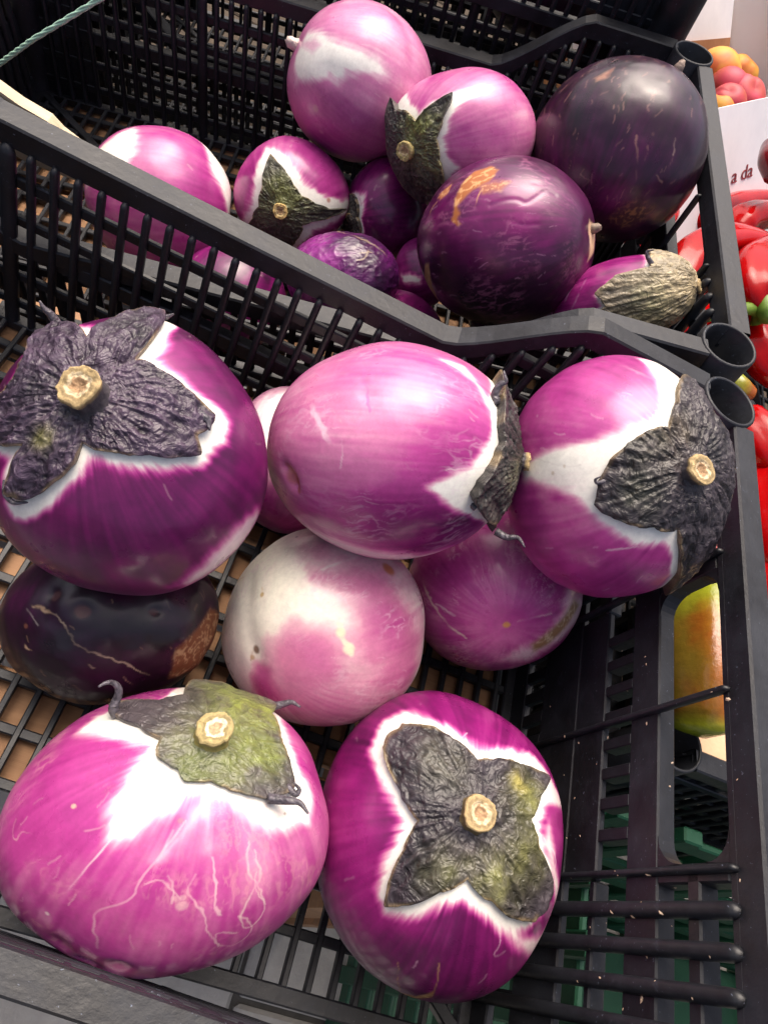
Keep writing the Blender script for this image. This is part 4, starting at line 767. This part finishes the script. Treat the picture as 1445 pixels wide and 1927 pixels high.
    dir=(.985, -.06, .17), slen=.004, srad=.004, base=.64, halo=(4, 4), wr=.75, wf=5, lift=.002,
    calyx=z2((760, 1190), (830, 1152), (800, 1110), (870, 1050), (1000, 1015), (1000, 940), (1040, 960), (860, 1215), (780, 1230)), calyx_extra=[],
    lines=[(z2((760, 1050), (720, 1130), (690, 1180)), 2.5, (.6, .35, .55), .6), (z2((670, 1150), (720, 1060)), 2.5, (.6, .35, .55), .5)], curls=[(z2((1010, 1000), (990, 970), (985, 945), (1015, 940)), .0024, .002)],
    ccol=((.12, .095, .062), (.42, .34, .21)), cgreen=[((1180, 560), 30, (.10, .08, .09), .7), ((1230, 560), 40, (.30, .28, .13), .6), ((1270, 540), 30, (.50, .40, .24), .6)], scuffs=14), (200, 120)),
 ('B8', 'shrivelled lavender-black eggplant against the near rim of the tilted crate', (-0.1827, 0.0879, 0.0471), (0.0341, 0.0268, 0.0302), 0, dict(
    dir=(.6, .5, -.2), base=.76, wrinkle=(.022, 4.5), mott=.12, blobs=[((610, 490), 40, .50, .7), ((570, 470), 25, .55, .8), ((720, 530), 50, .93, .8), ((690, 460), 40, .88, .7)], tint=(.85, 1.3, 1.25),
    lines=[(z10((880, 950), (940, 940), (960, 880)), 2.5, (.5, .4, .3), .7), (z10((900, 900), (990, 890)), 2, (.45, .35, .25), .6), (z10((740, 740), (860, 780), (960, 820), (1060, 880), (1100, 930)), 4, (.34, .24, .14), .7)], scuffs=24, scuff_col=(.4, .3, .3)), (220, 130)),
 ('B9', 'dark purple eggplant half hidden below the pink one with the left-facing calyx', (-0.1734, 0.1852, 0.0360), (0.0288, 0.0342, 0.0314), 0, dict(
    stem=(655, 410), slen=.004, srad=.003, base=.74, halo=(3, 3), calyx=z10((870, 480), (895, 540), (890, 640), (920, 740), (860, 780), (800, 700), (810, 560)), blobs=[((735, 440), 50, .80, .8), ((700, 340), 40, .62, .7), ((770, 380), 40, .82, .6)],
    polys=[(z10((880, 480), (945, 470), (935, 580), (905, 680), (890, 640), (905, 540)), 5, .06, .95)], ccol=((.03, .028, .025), (.10, .09, .07)), scuffs=20, lobes=[(4, .03, 1.4, .7)]), (200, 120)),
 ('B10', 'tiny glimpse of a purple eggplant with white band left of the scarred one', (-0.1351, 0.1461, 0.0335), (0.0199, 0.0232, 0.0215), 0, dict(
    dir=(.9, .1, .3), base=.62, polys=[(z10((1200, 1060), (1260, 1050), (1330, 1080), (1330, 1110), (1220, 1100)), 5, .03, 1)], scuffs=6), (120, 80)),
]
for key, label, ctr, rad, psi, cfg, res in EGGS: make_egg(key, label, ctr, rad, psi, cfg, res)
def bl(x, y, z): return OB + RB @ np.array([x, y, z])
LOW = [('L1', 'purple eggplant low behind the slats, under the leftmost magenta one', bl(-.262, -.205, .034), (.036, .033, .034), dict(dir=(.5, .7, -.3), base=.76)),
       ('L2', 'dark purple eggplant low behind the slats, under the shrivelled one', bl(-.155, -.205, .034), (.036, .034, .034), dict(dir=(.5, .7, -.3), base=.74)),
       ('L3', 'dark eggplant at the bottom right of the tilted crate, under the scarred one', bl(-.07, -.145, .037), (.037, .037, .037), dict(dir=(.2, .7, -.3), base=.86)),
       ('T1', 'dark eggplant in the rearmost crate, behind its slats at the right', O3 + R3 @ np.array([-.088, -.208, .05]), (.05, .046, .048), dict(dir=(.2, .7, -.3), base=.93)),
       ('T2', 'dark eggplant in the rearmost crate, behind its slats at the centre', O3 + R3 @ np.array([-.192, -.208, .05]), (.05, .046, .048), dict(dir=(.2, .7, -.3), base=.90)),
       ('T3', 'dark eggplant in the rearmost crate, leftmost of three behind its slats', O3 + R3 @ np.array([-.296, -.208, .05]), (.05, .046, .048), dict(dir=(.2, .7, -.3), base=.93)),
       ('T4', 'dark purple eggplant deeper in the rearmost crate, behind the other two', O3 + R3 @ np.array([-.14, -.115, .06]), (.05, .048, .05), dict(dir=(.2, .7, -.3), base=.86))]
for key, label, ctr, rad, cfg in LOW: make_egg(key, label, ctr, rad, 0, cfg, (96, 60))

# ------------------------------------------------------------------ peppers, peaches and the stall around
def pepper(name, label, cat, spine, rad, mat, stalk=None, lobes=3, grp=None, squash=.12, taper=(.75, .28), colf=None):
    sp = np.array([CAM + ray(p) * ((z - CAM[2]) / ray(p)[2]) for p, z in [((a, b), c) for a, b, c in spine]])
    tq = np.linspace(0, len(sp) - 1, 40); P = np.stack([np.interp(tq, np.arange(len(sp)), sp[:, k]) for k in range(3)], 1)
    for _ in range(12): P[1:-1] = (P[:-2] + 2 * P[1:-1] + P[2:]) / 4
    u = np.linspace(0, 1, 40); r = rad * np.interp(u, [0, .02, .08, .2, .55, .85, .96, 1], [.12, .42, .78, 1, .95, taper[0], taper[1] + .1, .03])
    V, Q, T = tube_arrays(P, r, 30)
    ph = np.tile(np.arange(30) / 30 * 2 * math.pi, 40); uu = np.repeat(u, 30); cen = np.repeat(P, 30, 0)
    k = 1 - squash * (np.cos(lobes * ph + 1.1) * .5 + .5) ** 2 * (1 - .6 * uu) + .03 * fbm(V[:1200] * 60, 2, len(label))
    V[:1200] = cen + (V[:1200] - cen) * k[:, None]
    base = V[np.argmin(V[:, 2])].copy(); root = thing(name, label, cat, base, grp)
    pc = None
    if colf is not None: w_ = np.vstack([V[:1200], V[:2]]); cc = np.vstack([cen, cen[:1], cen[-1:]]); pc = np.c_[colf(np.r_[uu, 0, 1], ((V - cc) @ CR[:, 0]) / rad, V), np.zeros(len(V))]
    link('body', np_mesh('pepper_body', V - base, Q, T, col=pc), mat, root)
    if stalk:
        sp2 = np.array([CAM + ray((a, b)) * ((z - CAM[2]) / ray((a, b))[2]) for a, b, z in stalk]); q = np.linspace(0, len(sp2) - 1, 14); P2 = np.stack([np.interp(q, np.arange(len(sp2)), sp2[:, k]) for k in range(3)], 1)
        for _ in range(3): P2[1:-1] = (P2[:-2] + 2 * P2[1:-1] + P2[2:]) / 4
        v, q_, t_ = tube_arrays(P2, np.interp(np.linspace(0, 1, 14), [0, .2, .8, 1], [.009, .0048, .0042, .005]), 12); link('stalk', np_mesh('stalk', v - base, q_, t_), M_PGREEN, root)
    return root
PG = 'red peppers in the right-hand crates'
RP = [('bright red pepper lying right below the white cardboard box', [(1370, 445, .07), (1400, 412, .078), (1440, 402, .08), (1540, 398, .078)], .0150, None),
 ('curved red pepper arching behind the right rim of the tilted crate', [(1262, 590, .07), (1272, 520, .082), (1310, 470, .09), (1370, 448, .09), (1440, 462, .088), (1520, 500, .08)], .0155, None),
 ('plump red pepper with a long green stalk, right of the tilted crate rim', [(1432, 585, .098), (1412, 545, .104), (1412, 505, .104), (1440, 475, .10), (1500, 450, .09)], .0165, [(1434, 600, .096), (1425, 578, .1), (1390, 582, .1), (1340, 592, .092), (1300, 602, .088)]),
 ('deep red pepper under the green stalk beside the near corner post', [(1250, 640, .06), (1300, 600, .068), (1350, 580, .07), (1430, 590, .066)], .0160, None),
 ('red pepper with its tip pointing down, right of the near corner post', [(1398, 600, .066), (1412, 640, .078), (1440, 690, .074), (1500, 740, .066)], .0150, None),
 ('red pepper glimpsed below the shiny dark eggplant', [(1170, 520, .055), (1200, 480, .062), (1235, 430, .062), (1270, 380, .06)], .0150, None),
 ('red pepper lying deep in the crate behind the arching one', [(1300, 420, .05), (1340, 400, .055), (1400, 380, .055), (1480, 372, .05)], .0150, None),
 ('dark-shaded red pepper low between the arching one and the corner post', [(1270, 560, .035), (1320, 520, .045), (1400, 520, .045), (1480, 560, .04)], .0150, None),
 ('red pepper right of the front crate rim, just below the corner posts', [(1385, 790, .055), (1415, 810, .066), (1450, 860, .068), (1520, 930, .06)], .0165, None),
 ('tall red pepper at the right edge, middle of three beside the front rim', [(1425, 850, .045), (1440, 920, .06), (1452, 1000, .062), (1470, 1090, .055)], .0160, None),
 ('red pepper at the right edge, lowest of three beside the front rim', [(1425, 980, .035), (1448, 1060, .05), (1462, 1120, .05), (1480, 1200, .045)], .0160, None),
 ('red pepper sliver below the right-leaning eggplant calyx', [(1290, 1010, .028), (1335, 1040, .04), (1380, 1042, .042), (1440, 1030, .04)], .0140, None)]
for lab, spn, r_, stk in RP: pepper('red_pepper', lab, 'pepper', spn, r_, M_RED, stk, grp=PG, squash=.22, taper=(.70, .22))
pepper('green_pepper', 'green pepper end at the right edge above the crate corner posts', 'pepper', [(1446, 610, .1), (1440, 570, .106), (1452, 530, .106), (1500, 500, .1)], .0085, M_PGREEN)
pepper('dark_red_pepper', 'dark red shiny pepper against the white cardboard box', 'pepper', [(1462, 268, .115), (1452, 300, .118), (1462, 348, .112)], .012, M_DKRED)
M_GO = mk_attr('green_orange_pepper_skin', .2, 300, .0004)
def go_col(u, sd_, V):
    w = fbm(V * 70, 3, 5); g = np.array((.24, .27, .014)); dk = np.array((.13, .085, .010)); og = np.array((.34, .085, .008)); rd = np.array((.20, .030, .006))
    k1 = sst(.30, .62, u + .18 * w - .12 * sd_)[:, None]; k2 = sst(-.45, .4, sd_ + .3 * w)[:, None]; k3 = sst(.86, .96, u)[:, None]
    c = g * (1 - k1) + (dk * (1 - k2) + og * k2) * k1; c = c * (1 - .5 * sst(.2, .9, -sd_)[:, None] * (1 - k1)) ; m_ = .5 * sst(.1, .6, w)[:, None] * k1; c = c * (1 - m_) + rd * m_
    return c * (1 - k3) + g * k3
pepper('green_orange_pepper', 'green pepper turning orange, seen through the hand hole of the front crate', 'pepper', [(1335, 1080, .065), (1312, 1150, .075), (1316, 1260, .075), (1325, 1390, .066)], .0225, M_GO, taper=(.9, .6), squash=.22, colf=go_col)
# yellow-red small pepper tip between the corner posts
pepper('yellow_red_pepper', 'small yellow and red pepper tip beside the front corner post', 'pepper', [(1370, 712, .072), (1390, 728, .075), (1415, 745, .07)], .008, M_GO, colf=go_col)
# cardboard liner in the lower right crate
def slab(name, label, cat, corners, th, mat, parent=None):
    bm = bmesh.new(); c = [Vector(x) for x in corners]; nn = (c[1] - c[0]).cross(c[2] - c[0]).normalized() * th; base = c[0].copy()
    lo = [bm.verts.new(x - base) for x in c]; hi = [bm.verts.new(x - base + nn) for x in c]; bm.faces.new(lo[::-1]); bm.faces.new(hi)
    for i in range(len(c)): j = (i + 1) % len(c); bm.faces.new((lo[i], lo[j], hi[j], hi[i]))
    o = link(name, bm_mesh(name, bm), mat, parent, base)
    if label: tag(o, label, cat)
    return o
slab('cardboard_liner', 'tan cardboard liner under the green and orange pepper', 'cardboard', [(.066, -.122, .035), (.30, -.122, .035), (.30, .13, .035), (.066, .13, .035)], .003, mk_plain('tan_cardboard', (.62, .42, .27), (.50, .33, .20), .8))
# white fruit box
WB0 = atz((1412, 360), .06); WU = unit([.577, .817, 0]); UZ = np.array([-.07, -.01, .06]); UZ = unit(UZ - (UZ @ WU) * WU); WN = -np.cross(WU, UZ); WH = .079
wb = thing('fruit_box', 'white cardboard fruit box with dark red lettering at the right edge', 'box', WB0)
def wbp(u, n, z): return WU * u + WN * n + UZ * z
def wpanel(nm, u0, u1, n0, n1, z0, z1, mat):
    c = [wbp(u, n, z) for u in (u0, u1) for n in (n0, n1) for z in (z0, z1)]
    bm = bmesh.new(); vv = [bm.verts.new(x) for x in c]
    for q in ((0, 1, 3, 2), (4, 6, 7, 5), (0, 4, 5, 1), (2, 3, 7, 6), (0, 2, 6, 4), (1, 5, 7, 3)): bm.faces.new([vv[i] for i in q])
    return link(nm, bm_mesh(nm, bm), mat, wb)
DB = .13
wpanel('front_panel', -.17, .45, 0, .004, -.05, WH, M_WHITECARD)
wpanel('back_panel', -.17, .60, DB, DB + .004, -.05, WH + .055, M_CARD)
wpanel('side_panel', -.174, -.1705, 0, DB, -.05, WH - .01, M_CARD)
wpanel('floor_panel', -.17, .30, .0045, DB - .0005, -.05, -.045, M_CARD)
wpanel('lid_flap', -.17, .60, DB + .0045, DB + .0075, WH + .0, WH + .26, M_WHITECARD)
cu = bpy.data.curves.new('lettering', 'FONT'); cu.body = 'a da'; cu.size = .018; cu.extrude = .0002
to = bpy.data.objects.new('lettering', cu); COL.objects.link(to); me = bpy.data.meshes.new_from_object(to.evaluated_get(bpy.context.evaluated_depsgraph_get())); bpy.data.objects.remove(to)
lt = link('lettering', me, M_INK, wb); lp = wbp(-.052, -.0006, .014)
lt.matrix_local = Matrix([[1.65 * WU[i], UZ[i], -WN[i], lp[i]] for i in range(3)] + [[0, 0, 0, 1]])
def mk_peach(name, a, b):
    m, nt, bs, N, L = mat_new(name); n = n_noise(nt, 28, 3, .5); L(n_ramp(nt, n.outputs[0], [(.42, a), (.58, b)]).outputs[0], bs.inputs['Base Color']); bs.inputs['Roughness'].default_value = .55; return m
MP1, MP2 = mk_peach('peach_yellow_skin', (.72, .33, .035), (.55, .10, .015)), mk_peach('peach_pink_skin', (.50, .035, .075), (.42, .06, .03))
def peach(label, p, u, n, z, r, mat):
    c = WB0 + wbp(u, n, z); ns, nt_ = 32, 20; V = [];
    for i in range(nt_ + 1):
        th = math.pi * i / nt_
        for j in range(ns):
            ph = 2 * math.pi * j / ns; k = 1 - .10 * math.exp(-((ph - 1.5) / .28) ** 2) * math.sin(th) - .18 * math.exp(-(th / .35) ** 2)
            V.append((r * k * math.sin(th) * math.cos(ph), r * k * math.sin(th) * math.sin(ph), r * k * math.cos(th)))
    Q = [(i * ns + j, i * ns + (j + 1) % ns, (i + 1) * ns + (j + 1) % ns, (i + 1) * ns + j) for i in range(nt_) for j in range(ns)]
    o = link('peach', np_mesh('peach', np.array(V), Q), mat, None, c); o.rotation_euler = (rng.uniform(-.6, .6), rng.uniform(-.6, .6), rng.uniform(0, 6)); tag(o, label, 'peach', 'peaches in the white box')
PEACH = [('yellow peach in the white box, nearest the crate corner post', (1346, 142), .055, .024, MP1), ('pink peach in the white box, in the middle of the row', (1367, 168), .035, .019, MP2), ('large red-pink peach in the white box, beside the clear tub', (1391, 188), .024, .022, MP2), ('orange peach in the white box, upper one beside the clear tub', (1388, 142), .058, .019, MP1), ('orange peach in the white box, lowest, behind its front edge', (1352, 212), .024, .017, MP1), ('pink peach in the white box, below the middle one', (1366, 196), .022, .017, MP2)]
def wtop(p, h): r = ray(p); o = WB0 + UZ * h; return CAM + r * (((o - CAM) @ UZ) / (r @ UZ))
for lab, p, z, r, mt in PEACH:
    r_ = ray(p); c = CAM + r_ * (((WB0 + WN * z - CAM) @ WN) / (r_ @ WN)) - WB0; peach(lab, p, float(c @ WU), float(c @ WN), float(c @ UZ), r, mt)
# clear plastic tub standing in the fruit box
r_ = ray((1458, 195)); tb = CAM + r_ * (((WB0 + WN * .05 - CAM) @ WN) / (r_ @ WN)); tub = []
ns = 48; prof = [(.0, .0), (.9, .0), (.97, .006), (1.0, .015), (1.06, .13), (1.10, .131), (1.10, .134), (1.05, .134), (.97, .016), (.93, .008), (0, .004)]
V = []
for k, z in prof:
    for j in range(ns):
        a = 2 * math.pi * j / ns; ca, sa = math.cos(a), math.sin(a); e = .30
        V.append(wbp(.055 * k * math.copysign(abs(ca) ** e, ca), .04 * k * math.copysign(abs(sa) ** e, sa), z))
Q = [(i * ns + j, i * ns + (j + 1) % ns, (i + 1) * ns + (j + 1) % ns, (i + 1) * ns + j) for i in range(len(prof) - 1) for j in range(ns)]
o = link('plastic_tub', np_mesh('plastic_tub', np.array(V), Q), M_PUNNET, None, tb); tag(o, 'translucent plastic tub standing among the peaches at the right edge', 'tub')

# ------------------------------------------------------------------ small things at the left
def bplane(p, yl):
    n = RB[:, 1]; o = OB + n * yl; r = ray(p); return CAM + r * (((o - CAM) @ n) / (r @ n))
pts = [(-60, 104), (0, 149), (47, 183), (100, 214), (122, 238), (178, 281), (190, 340), (60, 290), (-60, 220)]
slab('wooden_lath', 'pale cream wooden lath inside the tilted crate along its near rim', 'lath', [bplane(p, -.252) for p in pts], .006, M_WOOD2)
pa = [aty(p, .16) for p in ((-260, 300), (0, 120), (60, 76), (185, 0), (420, -145))]; tq = np.linspace(0, 4, 90); P = np.stack([np.interp(tq, np.arange(5), np.array(pa)[:, k]) for k in range(3)], 1)
tv = []; V, Q, T = [], [], []
for s_ in range(3):
    ph = np.arange(90) * .55 + s_ * 2.094; off_ = np.stack([np.cos(ph), np.sin(ph) * .5, np.sin(ph)], 1) * .0007
    v, q, t = tube_arrays(P + off_, np.full(90, .00095), 7); nn = sum(len(x) for x in V); V.append(v); Q += [tuple(np.array(a) + nn) for a in q]; T += [tuple(np.array(a) + nn) for a in t]
V = np.vstack(V); o = link('twine', np_mesh('twine', V - P[0], Q, T), M_TWINE, None, P[0]); tag(o, 'pale green twisted twine crossing the top left corner', 'twine')

# ------------------------------------------------------------------ crumbs and dry flakes lying on the front crate
bpy.context.view_layer.update(); dg = bpy.context.evaluated_depsgraph_get()
spots = [(1218, 1646), (1207, 1881), (1243, 1718), (1270, 1670), (1062, 1386), (1081, 1502), (1190, 1725), (1150, 1716), (1128, 1840), (1216, 1362), (1368, 1316), (1330, 1480), (1392, 1657), (1110, 1745), (1052, 1520), (1300, 1560), (1180, 1300), (985, 1290), (1035, 1330)]
spots += [(rng.uniform(1060, 1400), rng.uniform(1200, 1910)) for _ in range(45)] + [(rng.uniform(20, 700), 0) for _ in range(0)]
CV, CT_ = [], []
for p in spots:
    h = scene.ray_cast(dg, Vector(CAM), Vector(ray(p)))
    if not h[0] or not h[4].parent or h[4].parent.name != front.name: continue
    P, Nn = np.array(h[1]), np.array(h[2]); a = unit(np.cross(Nn, nrg.normal(0, 1, 3))); b = np.cross(Nn, a); r = nrg.uniform(.0004, .0010) if spots.index(p) < 12 else nrg.uniform(.0002, .0005); k0 = sum(len(v) for v in CV)
    ring = [P + Nn * .0001 + r * nrg.uniform(.6, 1.2) * (math.cos(t) * a * 1.5 + math.sin(t) * b * .8) for t in np.linspace(0, 2 * math.pi, 7)[:-1]] + [P + Nn * r * .6]
    CV.append(np.array(ring)); CT_ += [(k0 + i, k0 + (i + 1) % 6, k0 + 6) for i in range(6)]
if CV:
    cr = link('crumbs', np_mesh('crumbs', np.vstack(CV), None, CT_, smooth=False), mk_plain('pale_crumbs', (.66, .52, .38), (.50, .34, .22), .8)); cr['kind'] = 'stuff'; tag(cr, 'pale crumbs and dry flakes on the inside of the front crate', 'crumbs')

# pale cardboard box standing left of the tilted crate
cb = thing('cardboard_box', 'pale cardboard box left of the tilted crate, glimpsed through its end wall', 'box', (-.64, .20, GZ + .108))
M_PALEC = mk_plain('pale_cardboard', (.62, .48, .33), (.52, .39, .26), .85, 30)
def cpart(nm, a_, b_): bm = bmesh.new(); bm_box(bm, a_, b_, bev=.0006); return link(nm, bm_mesh(nm, bm), M_PALEC, cb)
cpart('side_panel', (-.10, -.13, 0), (-.096, .13, .20)); cpart('side_panel', (.096, -.13, 0), (.10, .13, .20)); cpart('end_panel', (-.0955, -.13, .0003), (.0955, -.126, .199)); cpart('end_panel', (-.0955, .126, .0003), (.0955, .13, .199)); cpart('floor_panel', (-.0955, -.1255, .0004), (.0955, .1255, .004))
f_ = cpart('flap', (0, -.13, 0), (.003, .13, .09)); f_.location = (.0975, 0, .2005); f_.rotation_euler = (0, math.radians(50), 0)
